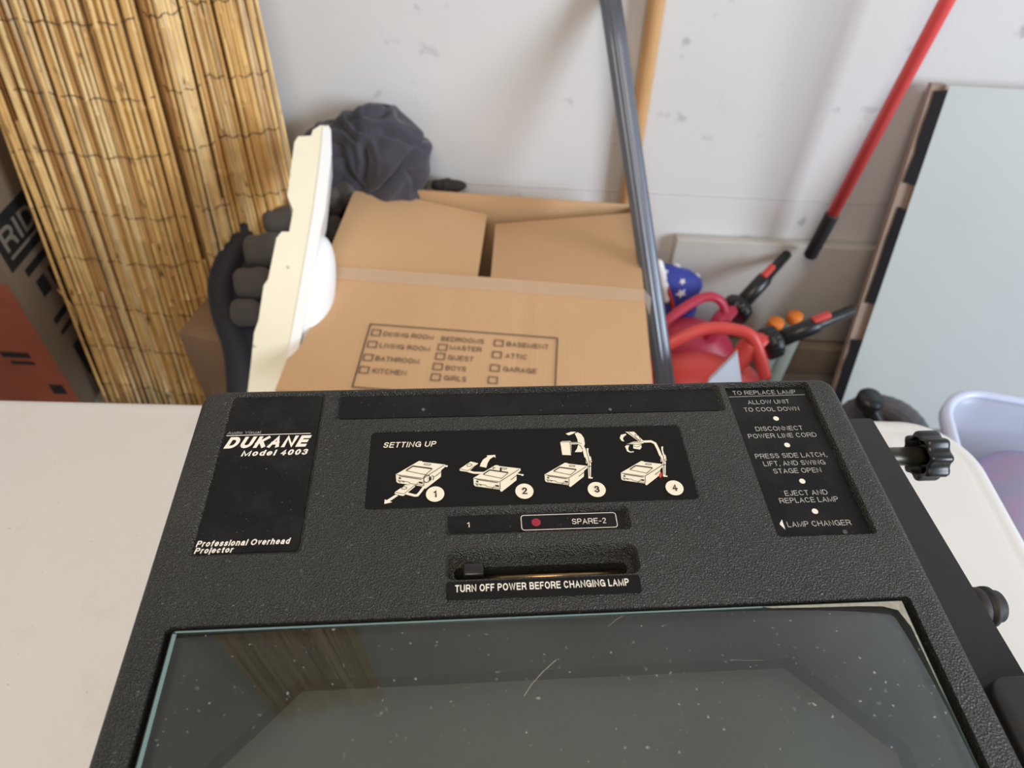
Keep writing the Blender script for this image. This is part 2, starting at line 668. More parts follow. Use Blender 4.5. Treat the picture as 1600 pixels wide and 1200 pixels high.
OV, ov = [arc(.5, .5, .5, .5, 0, 360, 22)], [arc(.5, .36, .5, .36, 0, 360, 18)]
PB = [(0, 0), (0, 1), (.6, 1)] + arc(.6, .73, .4, .27, 90, -90) + [(0, .46)]
NB = [(0, .42)] + arc(.5, .42, .5, .30, 180, 0) + [(1, 0)]
GL = {  # plain sans-serif letters as strokes: advance, lines in a unit box (x across the letter, y up to the cap height)
    'A': (.96, [[(0, 0), (.5, 1), (1, 0)], [(.19, .33), (.81, .33)]]),
    'B': (.94, [[(0, 0), (0, 1), (.6, 1)] + arc(.62, .76, .32, .24, 90, -90) + [(0, .52)], [(0, .52), (.64, .52)] + arc(.66, .26, .34, .26, 90, -90) + [(0, 0), (0, .1)]]),
    'C': (1.0, [arc(.5, .5, .5, .5, 42, 318, 18)]), 'D': (1.0, [[(0, 0), (0, 1), (.42, 1)] + arc(.45, .5, .55, .5, 90, -90, 14) + [(0, 0), (0, .1)]]),
    'E': (.88, [[(1, 1), (0, 1), (0, 0), (1, 0)], [(0, .52), (.92, .52)]]), 'F': (.82, [[(1, 1), (0, 1), (0, 0)], [(0, .5), (.85, .5)]]),
    'G': (1.06, [arc(.5, .5, .5, .5, 42, 345, 18) + [(1, .47), (.58, .47)], [(1, .47), (1, 0)]]), 'H': (.98, [[(0, 0), (0, 1)], [(1, 0), (1, 1)], [(0, .52), (1, .52)]]),
    'I': (.36, [[(.5, 0), (.5, 1)]]), 'J': (.72, [[(1, 1), (1, .3)] + arc(.5, .3, .5, .3, 0, -170)]), 'K': (.94, [[(0, 0), (0, 1)], [(1, 1), (0, .36)], [(.34, .58), (1, 0)]]),
    'L': (.78, [[(0, 1), (0, 0), (1, 0)]]), 'M': (1.14, [[(0, 0), (0, 1), (.5, .02), (1, 1), (1, 0)]]), 'N': (.98, [[(0, 0), (0, 1), (1, 0), (1, 1)]]),
    'O': (1.06, OV), 'P': (.90, [PB]), 'R': (.96, [PB, [(.55, .46), (.9, .3), (1, 0)]]),
    'S': (.92, [arc(.5, .755, .46, .245, 20, 262, 12) + arc(.5, .255, .5, .255, 82, -160, 12)]), 'T': (.86, [[(0, 1), (1, 1)], [(.5, 1), (.5, 0)]]),
    'U': (.98, [[(0, 1), (0, .36)] + arc(.5, .36, .5, .36, 180, 360, 12) + [(1, 1)]]), 'V': (.92, [[(0, 1), (.5, 0), (1, 1)]]),
    'W': (1.3, [[(0, 1), (.25, 0), (.5, 1), (.75, 0), (1, 1)]]), 'Y': (.92, [[(0, 1), (.5, .45), (1, 1)], [(.5, .45), (.5, 0)]]),
    '0': (.77, OV), '1': (.6, [[(.1, .76), (.35, .80), (.62, 1), (.62, 0)]]), '2': (.77, [arc(.5, .72, .48, .28, 165, -32, 10) + [(.02, 0), (1, 0)]]),
    '3': (.77, [arc(.48, .76, .44, .24, 160, -85, 10) + arc(.48, .26, .5, .26, 85, -160, 10)]), '4': (.77, [[(.74, 0), (.74, 1), (0, .30), (1, .30)]]),
    'a': (.77, [arc(.5, .50, .44, .22, 160, 0, 8) + [(.94, .12), (1, 0)], [(.94, .42), (.42, .38)] + arc(.36, .19, .36, .19, 90, 270, 8) + [(.6, .02), (.94, .2)]]),
    'c': (.69, [arc(.5, .36, .5, .36, 45, 315, 14)]), 'd': (.77, ov + [[(1, 0), (1, 1)]]), 'e': (.77, [[(0, .38), (1, .38)] + arc(.5, .36, .5, .36, 4, 312, 14)]),
    'f': (.56, [[(.45, 0), (.45, .78)] + arc(.9, .78, .45, .22, 180, 95, 5), [(0, .70), (1, .70)]]), 'h': (.77, [[(0, 0), (0, 1)], NB]),
    'i': (.33, [[(.5, 0), (.5, .72)], [(.5, .95), (.5, 1)]]), 'j': (.33, [[(.6, .72), (.6, -.12), (-.4, -.26)], [(.6, .95), (.6, 1)]]), 'l': (.33, [[(.5, 0), (.5, 1)]]),
    'n': (.77, [[(0, 0), (0, .72)], NB]), 'o': (.77, ov), 'r': (.56, [[(0, 0), (0, .72)], [(0, .42)] + arc(.8, .42, .8, .29, 180, 85, 6)]),
    's': (.69, [arc(.5, .545, .45, .175, 20, 262, 10) + arc(.5, .185, .5, .185, 82, -160, 10)]), 't': (.56, [[(.45, .94), (.45, .16)] + arc(.95, .16, .5, .16, 180, 265, 5), [(0, .70), (1, .70)]]),
    'u': (.77, [[(0, .72), (0, .3)] + arc(.5, .3, .5, .3, 180, 360, 9), [(1, .72), (1, 0)]]), 'v': (.69, [[(0, .72), (.5, 0), (1, .72)]]),
    ',': (.36, [[(.6, .02), (.6, -.04), (.2, -.16)]]), '-': (.62, [[(0, .42), (1, .42)]]), ' ': (.40, []),
}


def glyphs(s, wt):
    key = (s, wt)
    if key in _tx: return _tx[key]
    V, Fc, pen = [], [], 0.0
    for ch in s:
        adv, lines = GL[ch]
        sb = .09
        ww = max(adv - 2 * sb - wt, .0)
        lift = 0
        for ln in lines:
            P = [Vector((pen + sb + wt / 2 + x * ww, wt / 2 + y * (1 - wt), 0)) for x, y in ln]
            closed = (P[0] - P[-1]).length < 1e-5
            if closed: P = P[:-1]
            else:
                d = (P[0] - P[1]).normalized(); P[0] = P[0] + d * wt / 2
                d = (P[-1] - P[-2]).normalized(); P[-1] = P[-1] + d * wt / 2
            n = len(P); E_ = []
            for i in range(n):
                p, q = (P[i - 1], P[(i + 1) % n]) if closed else (P[max(i - 1, 0)], P[min(i + 1, n - 1)])
                d1, d2 = P[i] - p, q - P[i]
                d = (d1.normalized() if d1.length > 1e-9 else Vector()) + (d2.normalized() if d2.length > 1e-9 else Vector())
                if d.length < 1e-6: d = d2
                d.normalize()
                m = Vector((-d.y, d.x, 0))
                ref = (d1 if d1.length > 1e-9 else d2).normalized()
                k = 1 / max(abs(m.dot(Vector((-ref.y, ref.x, 0)))), .66)
                E_.append((P[i] + m * wt / 2 * k, P[i] - m * wt / 2 * k))
            for i in range(n if closed else n - 1):
                j = (i + 1) % n
                lift += 1
                for q in (E_[i][0], E_[i][1], E_[j][1], E_[j][0]): V.append(Vector((q.x, q.y, lift)))
                Fc.append([len(V) - 4, len(V) - 3, len(V) - 2, len(V) - 1])
        pen += adv
    _tx[key] = (V, Fc, min(v.x for v in V), max(v.x for v in V))
    return _tx[key]


CAPH = 1.0


def letter(bm, s, a, b, cap, ex, ey, shear=0.0, bold=0.12, idx=0, up=0.0001):
    """s printed from point a to point b, letters cap metres tall, on the plane (ex, ey)"""
    V, Fc, x0, x1 = glyphs(s, bold)
    a, b, ex, ey = Vector(a), Vector(b), Vector(ex), Vector(ey)
    w = (b - a).dot(ex) - shear * cap
    k = w / (x1 - x0)
    q = cap / CAPH
    nv = ex.cross(ey).normalized()
    nz = nv * up
    vs = [bm.verts.new(a + ex * ((p.x - x0) * k + shear * p.y * q) + ey * (p.y * q) + nz + nv * (p.z * 4e-6)) for p in V]
    for f in Fc:
        try:
            g = bm.faces.new([vs[i] for i in f])
            g.material_index = idx
            g.normal_update()
            if g.normal.dot(nz) < 0: g.normal_flip()
        except ValueError: pass


def boolean(base_bm, cutters):
    """cut the solids out of the base mesh"""
    def tmp(b):
        bmesh.ops.recalc_face_normals(b, faces=b.faces)
        me = bpy.data.meshes.new('tmp'); b.to_mesh(me); b.free()
        o = bpy.data.objects.new('tmp', me); C.objects.link(o); return o
    bo = tmp(base_bm)
    cs = []
    for cb in cutters:
        co = tmp(cb)
        m = bo.modifiers.new('b', 'BOOLEAN'); m.operation = 'DIFFERENCE'; m.object = co; m.solver = 'EXACT'
        cs.append(co)
    dg = bpy.context.evaluated_depsgraph_get()
    me = bpy.data.meshes.new_from_object(bo.evaluated_get(dg))
    out = bmesh.new(); out.from_mesh(me)
    bpy.data.meshes.remove(me)
    for o in cs + [bo]: bpy.data.objects.remove(o)
    return out


# ================================================================== THE ROOM
bm = B(); box(bm, (-2.3, -2.6, -.1), (3.0, 1.42, 0)); struct('floor', bm, M_CONC, smooth=False)
bm = B(); box(bm, (-2.3, 1.30, 0), (3.0, 1.42, 2.6)); struct('wall_back', bm, M_WALL, smooth=False)
bm = B(); box(bm, (-2.42, -2.6, 0), (-2.3, 1.42, 2.6)); struct('wall_left', bm, M_WALL, smooth=False)
bm = B(); box(bm, (-2.42, -2.6, 2.6), (3.0, 1.42, 2.7)); struct('ceiling', bm, M_CEIL, smooth=False)
# taped drywall joint running along the wall
bm = B(); box(bm, (-2.3, 1.2992, .4525), (3.0, 1.301, .4555), .0003, 1); struct('trim_1', bm, M_SEAM)

# ================================================================== OVERHEAD PROJECTOR
YAW = R(5.611)
pm = Matrix.Rotation(YAW, 4, 'Z')
PX, PY = Vector((math.cos(YAW), math.sin(YAW), 0)), Vector((-math.sin(YAW), math.cos(YAW), 0))
ZL = 0.97


def Lc(u, v, z=ZL):
    p = pz(u, v, z)
    return p.dot(PX), p.dot(PY)


def W3(x, y, z): return PX * x + PY * y + Vector((0, 0, z))


proj = thing('overhead_projector', 'black overhead projector with glass stage and printed instruction panels on the white folding table', 'projector', W3(.034, .066, .74), YAW)
# top casing with recesses and the stage opening
X0, X1, Y0, Y1 = -.1363, .2036, -.14, .2602
bm = B()
loft(bm, rect_rings(X0, X1, Y0, Y1, .009, [(.0, ZL - .030), (.0, ZL - .0042), (.0006, ZL - .0024), (.0018, ZL - .0010), (.0034, ZL - .0002), (.0050, ZL)]), pm)


def cutter(x0, x1, y0, y1, r, depth, taper=.0012, ztop=.0006):
    c = B()
    loft(c, rect_rings(x0, x1, y0, y1, r, [(taper, ZL - depth), (taper * .4, ZL - depth * .45), (-.0002, ZL - .0002), (-.0010, ZL + ztop)]), pm)
    return c


GX0, GX1, GY0, GY1 = -.1218, .1892, -.115, .1302
NP = (-.1207, -.0730, .1620, .2555)      # nameplate
TB = (-.0668, .1375, .2373, .2562)       # blank bar
RP = (.1400, .1880, .1612, .2555)        # lamp panel
SU = (-.0478, .1175, .1832, .2288)       # setting-up label
SPR = (-.0102, .0747, .1682, .1803)      # spare lamp window
SL = (-.0098, .0750, .1462, .1606)       # lamp changer slot
su_a, su_b, su_c, su_d = Lc(580, 675), Lc(1063, 663), Lc(1090, 780), Lc(568, 796)
SU = ((su_a[0] + su_d[0]) / 2, (su_b[0] + su_c[0]) / 2, (su_c[1] + su_d[1]) / 2, (su_a[1] + su_b[1]) / 2)
rp = [Lc(1131, 600, ZL - .001), Lc(1262, 597), Lc(1369, 832), Lc(1215, 839)]
RP = ((rp[0][0] + rp[3][0]) / 2, (rp[1][0] + rp[2][0]) / 2, (rp[2][1] + rp[3][1]) / 2, (rp[0][1] + rp[1][1]) / 2)
cuts = [cutter(*NP, .0025, .0012), cutter(*TB, .0025, .0022), cutter(*RP, .002, .0038, .0008), cutter(*SU, .0025, .0006, .0004),
        cutter(*SPR, .0022, .0020), cutter(*SL, .004, .0055, .0018)]
c = B(); loft(c, rect_rings(GX0, GX1, GY0, GY1, .0022, [(0, ZL - .05), (0, ZL + .01)]), pm); cuts.append(c)
c = B(); loft(c, rect_rings(SL[0] + .0035, SL[1] - .0045, SL[2] + .0022, SL[3] - .0062, .0026, [(0, ZL - .05), (0, ZL - .003)]), pm); cuts.append(c)
bm = boolean(bm, cuts)
part('stage_frame', bm, M_CASE, proj, angle=28)


def plate(rect, r, z, th=.0005, inset=.0012):
    b = B()
    loft(b, rect_rings(rect[0] + inset, rect[1] - inset, rect[2] + inset, rect[3] - inset, r, [(0, z), (.0, z + th)]), pm)
    return b


# lower body
bm = B()
t_ = B(); box(t_, (X0 + .008, Y0 + .008, .752), (X1 - .006, Y1 - .006, ZL - .0315), .004, 2); join(bm, t_, pm)
part('base_housing', bm, M_STEEL, proj)
for fx, fy in ((X0 + .03, Y0 + .03), (X1 - .03, Y0 + .03), (X0 + .03, Y1 - .03), (X1 - .03, Y1 - .03)):
    bm = B(); lathe(bm, [(.010, 0), (.012, .002), (.012, .010), (.009, .0125)], Matrix.Translation(W3(fx, fy, .74)), 16)
    part('rubber_foot', bm, M_RUBBER, proj)

Z1 = Vector((0, 0, 1))


def zp(plane_z):
    return lambda u, v: pz(u, v, plane_z)


# ---- nameplate
zn = ZL - .0007
np_ = part('nameplate', plate(NP, .002, zn - .0005), M_LABEL, proj, smooth=False, label='glossy black nameplate with white brand lettering')
s4 = lambda x, y: pz(280 + x / 4, 580 + y / 4, zn)
bm = B()
k4 = (pz(300, 700, zn) - pz(300, 701, zn)).length          # metres per photo pixel down the plate, at mid height
letter(bm, 'Audio Visual', s4(300, 396), s4(510, 388), .0018, PX, PY, .15, .10, 1)
strip(bm, [s4(296, 404) + Z1 * .0001, s4(822, 389) + Z1 * .0001], .0004, Z1)
letter(bm, 'DUKANE', s4(276, 485), s4(818, 470), .0071, PX, PY, .32, .25)
letter(bm, 'Model 4003', s4(384, 533), s4(806, 525), .0035, PX, PY, .24, .20)
part('brand_lettering', bm, [M_PRINT, M_PRINTG], np_, smooth=False)
bm = B()
letter(bm, 'Professional Overhead', s4(102, 1100), s4(693, 1084), .0030, PX, PY, .18, .185)
letter(bm, 'Projector', s4(91, 1142), s4(337, 1137), .0028, PX, PY, .18, .185)
part('lettering', bm, M_PRINT, np_, smooth=False)

# ---- blank bar with two screws
zb = ZL - .0018
bar = part('blank_panel', plate(TB, .002, zb - .0005, inset=.0018), M_LABEL, proj, smooth=False)
for u, v in ((661, 640), (953, 640)):
    bm = B(); lathe(bm, [(.0010, 0), (.0010, .0003), (.0005, .0005)], Matrix.Translation(pz(u, v, zb)), 14)
    part('screw', bm, M_SCREW, bar)

# ---- lamp replacement panel
zr = ZL - .0033
rpl = part('lamp_replacement_panel', plate(RP, .0018, zr - .0005, inset=.0008), M_LABEL, proj, smooth=False, label='recessed black panel of lamp replacement steps')
s5 = lambda x, y: pz(1100 + x / 4.443, 580 + y / 4.443, zr)
bm = B()
for s, a, b in (('TO REPLACE LAMP', (205, 166), (641, 160)), ('ALLOW UNIT', (308, 231), (596, 223)), ('TO COOL DOWN', (283, 283), (666, 276)),
                ('DISCONNECT', (363, 417), (690, 409)), ('POWER LINE CORD', (312, 468), (786, 456)), ('PRESS SIDE LATCH,', (361, 608), (857, 597)),
                ('LIFT, AND SWING', (418, 660), (846, 649)), ('STAGE OPEN', (487, 712), (819, 702)), ('EJECT AND', (566, 866), (863, 858)),
                ('REPLACE LAMP', (530, 918), (938, 906)), ('LAMP CHANGER', (584, 1084), (1026, 1070))):
    letter(bm, s, s5(*a), s5(*b), .0029, PX, PY, 0, .115, 1)
strip(bm, [s5(172, 180) + Z1 * .0001, s5(700, 163) + Z1 * .0001], .0003, Z1, 1)
for x, y in ((500, 329), (577, 513), (682, 764), (770, 973)):
    c0 = s5(x, y) + Z1 * .0001
    poly(bm, [c0 + PX * (.0015 * math.cos(a * .3927)) + PY * (.0015 * math.sin(a * .3927)) for a in range(16)], 0)
poly(bm, [s5(565, 1101) + Z1 * .0001, s5(540, 1030) + Z1 * .0001, s5(524, 1062) + Z1 * .0001][::-1], 0)
bmesh.ops.recalc_face_normals(bm, faces=bm.faces)
part('lettering', bm, [M_PRINT, M_PRINTG], rpl, smooth=False)
bm = B(); lathe(bm, [(.0013, 0), (.0013, .0003), (.0007, .0006)], Matrix.Translation(s5(978, 1117)), 14)
part('screw', bm, M_SCREW, rpl)

# ---- setting-up sticker with its four drawings
zs = ZL - .0003
st = part('instruction_sticker', plate(SU, .002, zs - .0004, .0004, .0003), M_STICK, proj, smooth=False, label='black sticker with four cream drawings of the set-up')
sa = lambda x, y: pz(560 + x / 5.3333, 640 + y / 5.3333, zs)
sb = lambda x, y: pz(820 + x / 5.3333, 640 + y / 5.3333, zs)
bm = B(); bk = B()
letter(bm, 'SETTING UP', sa(203, 320), sa(652, 308), .0034, PX, PY, .2, .155)


LIFT = [0]


def cp(f, pts, lift=.00003):
    LIFT[0] += 1
    q = poly(bm, [f(*p) + Z1 * (lift + LIFT[0] * 3e-6) for p in pts])
    if q:
        q.normal_update()
        if q.normal.z < 0: q.normal_flip()


def ck(f, pts, w=.00028, closed=False, lift=.0003):
    LIFT[0] += 1
    strip(bk, [f(*p) + Z1 * (lift + LIFT[0] * 1e-6) for p in pts], w, Z1, 0, closed)


def cf(f, pts, lift=.0003):
    LIFT[0] += 1
    q = poly(bk, [f(*p) + Z1 * (lift + LIFT[0] * 1e-6) for p in pts])
    if q:
        q.normal_update()
        if q.normal.z < 0: q.normal_flip()


def cline(f, pts, w=.0008):
    LIFT[0] += 1
    strip(bm, [f(*p) + Z1 * (.00003 + LIFT[0] * 3e-6) for p in pts], w, Z1)


def mini(f, dx, dy, k):
    g = lambda x, y: f(dx + (x - 312) * k, dy + (y - 545) * k)
    cp(g, [(312, 540), (505, 428), (530, 430), (535, 436), (722, 458), (724, 476), (690, 505), (688, 560), (560, 660), (548, 655), (545, 642), (330, 612), (316, 600)])
    ck(g, [(398, 512), (455, 476), (614, 498), (560, 546), (398, 512)], .0003)
    ck(g, [(400, 508), (455, 472), (614, 493)], .0005)
    ck(g, [(545, 462), (556, 452), (604, 458), (596, 468), (545, 462)], .00025)
    ck(g, [(318, 545), (540, 576), (712, 466)], .0003)
    ck(g, [(340, 556), (526, 584)], .0004)
    ck(g, [(545, 580), (545, 640)], .0003)
    cf(g, [(336, 566), (356, 569), (356, 582), (336, 579)])
    cf(g, [(504, 602), (536, 607), (536, 622), (504, 617)])
    for q in (338, 368): ck(g, [(q, 596), (q, 604), (q + 12, 606), (q + 12, 598)], .0003)
    ck(g, [(326, 590), (420, 606), (430, 618), (545, 636)], .00025)
    ck(g, [(470, 640), (500, 612)], .00025)
    ck(g, [(640, 560), (690, 520)], .0003)


mini(sa, 312, 545, 1.0)
mini(sa, 958, 575, .955)
mini(sb, 165, 546, .87)
mini(sb, 800, 532, .87)
# 1: arm pulled forward
cline(sa, [(400, 700), (470, 718), (492, 716), (515, 690), (565, 622)], .0013)
cp(sa, [(303, 690), (392, 630), (470, 628), (472, 645), (388, 712), (372, 722), (303, 706)])
ck(sa, [(303, 692), (380, 706), (470, 632)], .00025)
ck(sa, [(360, 655), (375, 645), (400, 648), (405, 660), (385, 668), (362, 664)], .00028, True)
ck(sa, [(545, 570), (560, 548), (590, 552), (600, 575), (585, 605), (560, 612), (545, 595)], .0004, True)
cf(sa, [(585, 572), (608, 560), (608, 590), (590, 602)])
ck(sa, [(612, 556), (630, 560), (622, 590)], .0004)
cp(sa, [(216, 788), (220, 750), (236, 757), (308, 712), (334, 718), (262, 765), (283, 774)])
cp(sa, [(722, 466), (742, 466), (746, 474), (738, 482), (722, 478)])
# 2: arm swung over the top
cp(sa, [(843, 497), (935, 435), (1000, 450), (915, 522), (845, 512)])
ck(sa, [(845, 498), (912, 512), (1000, 455)], .00025)
ck(sa, [(905, 465), (920, 455), (945, 458), (946, 470), (925, 478), (906, 475)], .00028, True)
cline(sa, [(915, 516), (960, 528), (1040, 530), (1110, 512), (1150, 505)], .0012)
cline(sa, [(1200, 512), (1365, 546)], .0006)
cp(sa, [(1362, 540), (1374, 540), (1378, 550), (1366, 556), (1358, 552)])
cp(sa, [(1140, 490), (1165, 482), (1200, 490), (1200, 518), (1165, 526), (1142, 515)])
cf(sa, [(1178, 486), (1194, 488), (1194, 520), (1178, 522)])
ck(sa, [(1140, 490), (1125, 485), (1120, 500)], .0004)
cp(sa, [(1012, 476), (1020, 450), (1040, 418), (1076, 394), (1070, 384), (1140, 380), (1143, 404), (1128, 394), (1096, 416), (1076, 450), (1066, 487)])
# 3: head raised
cline(sb, [(380, 284), (440, 283), (470, 295), (492, 330), (510, 400)], .0016)
cp(sb, [(340, 203), (385, 187), (428, 188), (400, 205), (365, 218)])
cp(sb, [(416, 203), (440, 192), (470, 208), (492, 240), (500, 290), (475, 356), (415, 357), (434, 330), (446, 290), (436, 245)])
ck(sb, [(380, 278), (440, 277), (474, 290)], .0003)
ck(sb, [(385, 291), (436, 291), (462, 303), (484, 336)], .0003)
cp(sb, [(295, 272), (310, 266), (378, 264), (386, 272), (388, 383), (312, 380)])
ck(sb, [(296, 274), (376, 272), (386, 383)], .00028)
for f, ox, oy in ((sb, 0, 0), (sb, 622, -14)):
    cp(f, [(505 + ox, 402 + oy), (548 + ox, 392 + oy), (560 + ox, 440 + oy), (510 + ox, 452 + oy)])
    cp(f, [(514 + ox, 326 + oy), (530 + ox, 324 + oy), (528 + ox, 352 + oy), (540 + ox, 396 + oy), (528 + ox, 398 + oy), (516 + ox, 350 + oy)])
    cp(f, [(524 + ox, 450 + oy), (552 + ox, 448 + oy), (550 + ox, 568 + oy), (566 + ox, 566 + oy), (564 + ox, 578 + oy), (530 + ox, 576 + oy)])
    ck(f, [(505 + ox, 412 + oy), (520 + ox, 450 + oy)], .0003)
    ck(f, [(530 + ox, 398 + oy), (534 + ox, 440 + oy), (560 + ox, 425 + oy)], .0003)
    ck(f, [(528 + ox, 480 + oy), (550 + ox, 474 + oy)], .0005)
    ck(f, [(535 + ox, 455 + oy), (540 + ox, 560 + oy)], .0003)
    ck(f, [(470 + ox, 600 + oy), (480 + ox, 610 + oy)], .0005)
# 4: mirror opened
cp(sb, [(838, 188), (910, 188), (992, 268), (960, 276)])
ck(sb, [(862, 192), (962, 272)], .0003)
ck(sb, [(915, 212), (950, 222), (966, 262), (930, 245)], .00025, True)
cp(sb, [(848, 290), (900, 272), (992, 266), (988, 284), (930, 292)])
cp(sb, [(902, 296), (970, 293), (972, 318), (960, 336), (904, 328)])
ck(sb, [(850, 288), (985, 272)], .00025)
ck(sb, [(902, 306), (936, 316), (970, 300)], .00025)
cline(sb, [(985, 270), (1050, 268), (1084, 284), (1108, 330), (1132, 388)], .0014)
cp(sb, [(790, 240), (800, 214), (840, 204), (845, 214), (825, 228), (816, 246), (828, 270), (806, 264)])
cp(sb, [(834, 310), (848, 300), (872, 302), (862, 318), (862, 340), (880, 354), (908, 350), (906, 358), (880, 362), (852, 352)])
for f, x, y, s in ((sa, 640, 709, '1'), (sa, 1383, 685, '2'), (sb, 598, 671, '3'), (sb, 1246, 657, '4')):
    c0 = f(x, y)
    poly(bm, [c0 + PX * (.0043 * math.cos(a * math.pi / 14)) + PY * (.0043 * math.sin(a * math.pi / 14)) + Z1 * .00055 for a in range(28)])
    wd = .0016 if s == '1' else .0026
    letter(bk, s, c0 - PX * wd / 2 - PY * .0019, c0 + PX * wd / 2 - PY * .0019, .0038, PX, PY, 0, .19, 0, .0008)
f4 = poly(bk, [sb(1132, 528) + Z1 * .0006, sb(1120, 540) + Z1 * .0006, sb(1116, 560) + Z1 * .0006, sb(1128, 578) + Z1 * .0006, sb(1140, 560) + Z1 * .0006, sb(1142, 540) + Z1 * .0006], 1)
bmesh.ops.recalc_face_normals(bk, faces=bk.faces)
part('drawing', bm, M_CREAM, st, smooth=False)
part('drawing_line', bk, [M_INK, M_REDINK2], st, smooth=False)

# ---- spare lamp window
zw = ZL - .0016
sp_ = part('lamp_indicator_window', plate(SPR, .0018, zw - .0005, inset=.0016), M_LABEL, proj, smooth=False)
s6 = lambda x, y: pz(660 + x / 4.2105, 770 + y / 4.2105, zw)
bm = B()
letter(bm, '1', s6(293, 228), s6(311, 227), .0027, PX, PY, 0, .11, 0)
part('numeral', bm, M_PRINT, sp_, smooth=False)
bm = B()
letter(bm, 'SPARE-2', s6(986, 208), s6(1210, 200), .0029, PX, PY, 0, .11, 0)
a, b = s6(655, 247), s6(1268, 130)
ax, ay, bx, by = a.dot(PX), a.dot(PY), b.dot(PX), b.dot(PY)
strip(bm, [W3(p[0], p[1], zw + .0001) for p in rrect(ax, bx, ay, by, .0013, 4)], .0003, Z1, 0, True)
part('lettering', bm, M_PRINT, sp_, smooth=False)
bm = B(); c0 = s6(748, 195) + Z1 * .0001
poly(bm, [c0 + PX * (.0021 * math.cos(q * math.pi / 12)) + PY * (.0021 * math.sin(q * math.pi / 12)) for q in range(24)])
part('indicator_dot', bm, M_REDINK, sp_, smooth=False, label='dark red indicator dot')

# ---- lamp changer slot: lever and rod
zsl = ZL - .009
lv = B()
t_ = B(); box(t_, (SL[0] + .0075, SL[2] + .0030, zsl - .006), (SL[0] + .0165, SL[2] + .0092, zsl + .0066), .0009, 2); join(lv, t_, pm)
lev = part('lamp_changer_lever', lv, M_BLACKP, proj)
bm = B(); tube(bm, [W3(SL[0] + .016, SL[2] + .0040, zsl + .001), W3(SL[1] - .005, SL[2] + .0040, zsl + .001)], .0013, 10)
part('lever_rod', bm, M_BRASS, lev, label='brass rod')
bm = B(); t_ = B(); box(t_, (SL[0] + .002, SL[2] + .0005, ZL - .0300), (SL[1] - .002, SL[3] - .003, ZL - .0290)); join(bm, t_, pm)
part('slot_floor', bm, M_DARK, proj, smooth=False)

# ---- warning sticker
wa, wb, wc, wd_ = Lc(697, 906), Lc(999, 893), Lc(1002, 928), Lc(697, 937)
WS = ((wa[0] + wd_[0]) / 2, (wb[0] + wc[0]) / 2, (wc[1] + wd_[1]) / 2, min((wa[1] + wb[1]) / 2, SL[2] - .0012))
ws = part('warning_sticker', plate(WS, .0010, ZL, .0002, 0), M_STICK, proj, smooth=False)
zq = ZL + .0002
s6 = lambda x, y: pz(660 + x / 4.2105, 770 + y / 4.2105, zq)
bm = B(); letter(bm, 'TURN OFF POWER BEFORE CHANGING LAMP', s6(216, 656), s6(1362, 612), .0033, PX, PY, 0, .165)
part('lettering', bm, M_PRINT, ws, smooth=False)

# ---- glass stage
gx0, gx1, gy0, gy1 = GX0 + .0028, GX1 - .0032, GY0 + .002, GY1 - .0010
bm = B()
zt, zb_ = ZL - .0010, ZL - .0052
loft(bm, rect_rings(gx0, gx1, gy0, gy1, .0015, [(0, zb_), (0, zt - .0006), (.0006, zt)], 4), pm)
for f in bm.faces:
    f.normal_update()
    f.material_index = 0 if abs(f.normal.z) > .9 else 1
# scratches, painted edge glow and the grimy rim on the upper face
for pts, w in ((((819, 1088), (830, 1070), (848, 1050), (869, 1031)), .00022), (((950, 979), (963, 968), (976, 961)), .00012), (((1141, 1031), (1168, 1032), (1193, 1032)), .00009)):
    strip(bm, [pz(u, v, zt + .0001) for u, v in pts], w, Z1, 2)
strip(bm, [W3(gx0 + .0012, gy0 + .002, zt + .00006), W3(gx0 + .0012, gy1 - .0016, zt + .00006)], .0016, Z1, 1)  # teal glow of the edge seen through the glass, painted as flat strips
strip(bm, [W3(gx0 + .0012, gy1 - .0009, zt + .00006), W3(gx1 - .062, gy1 - .0007, zt + .00006)], .0007, Z1, 1)
rim = [W3(gx1 - x, gy1 - y, zt + .00008) for x, y in ((.0006, .0006), (.062, .0006), (.058, .0013), (.040, .0018), (.020, .0021), (.010, .0026), (.004, .0046), (.0016, .012), (.0009, .045))]
poly(bm, rim, 2)
gls = part('stage_glass', bm, [M_GLASS, M_GEDGE, M_GRIME], proj, label='dusty glass plate with blue-green edges', angle=50)
# mask with its eight-sided opening, lens below
zm = ZL - .0062
oc = [(-.0677, .1086), (.1322, .1086), (.1660, .0735), (.1660, -.055), (.1322, -.090), (-.0677, -.090), (-.1010, -.055), (-.1010, .0745)]
outer = [(-.0677, GY1 - .0004), (.1322, GY1 - .0004), (GX1 - .0004, .0735), (GX1 - .0004, -.055), (.1322, GY0 + .0004), (-.0677, GY0 + .0004), (GX0 + .0004, -.055), (GX0 + .0004, .0745)]
outer2 = [(GX0 + .0004, GY1 - .0004), (GX1 - .0004, GY1 - .0004)]
bm = B()
zbm = zm - .011
V = {}
for nm, ring, z in (('it', oc, zm), ('ib', oc, zbm), ('ot', outer, zm), ('ob', outer, zbm)):
    V[nm] = [bm.verts.new(W3(x, y, z)) for x, y in ring]
cor = [(1, (GX1 - .0004, GY1 - .0004)), (3, (GX1 - .0004, GY0 + .0004)), (5, (GX0 + .0004, GY0 + .0004)), (7, (GX0 + .0004, GY1 - .0004))]
cd = {i: bm.verts.new(W3(x, y, zm)) for i, (x, y) in cor}
for i in range(8):
    j = (i + 1) % 8
    top = [V['it'][i], V['it'][j], V['ot'][j]] + ([cd[i]] if i in cd else []) + [V['ot'][i]]
    bm.faces.new(top)
    bm.faces.new((V['it'][j], V['it'][i], V['ib'][i], V['ib'][j]))
bmesh.ops.recalc_face_normals(bm, faces=bm.faces)
part('stage_mask', bm, M_MASK, proj, smooth=False)
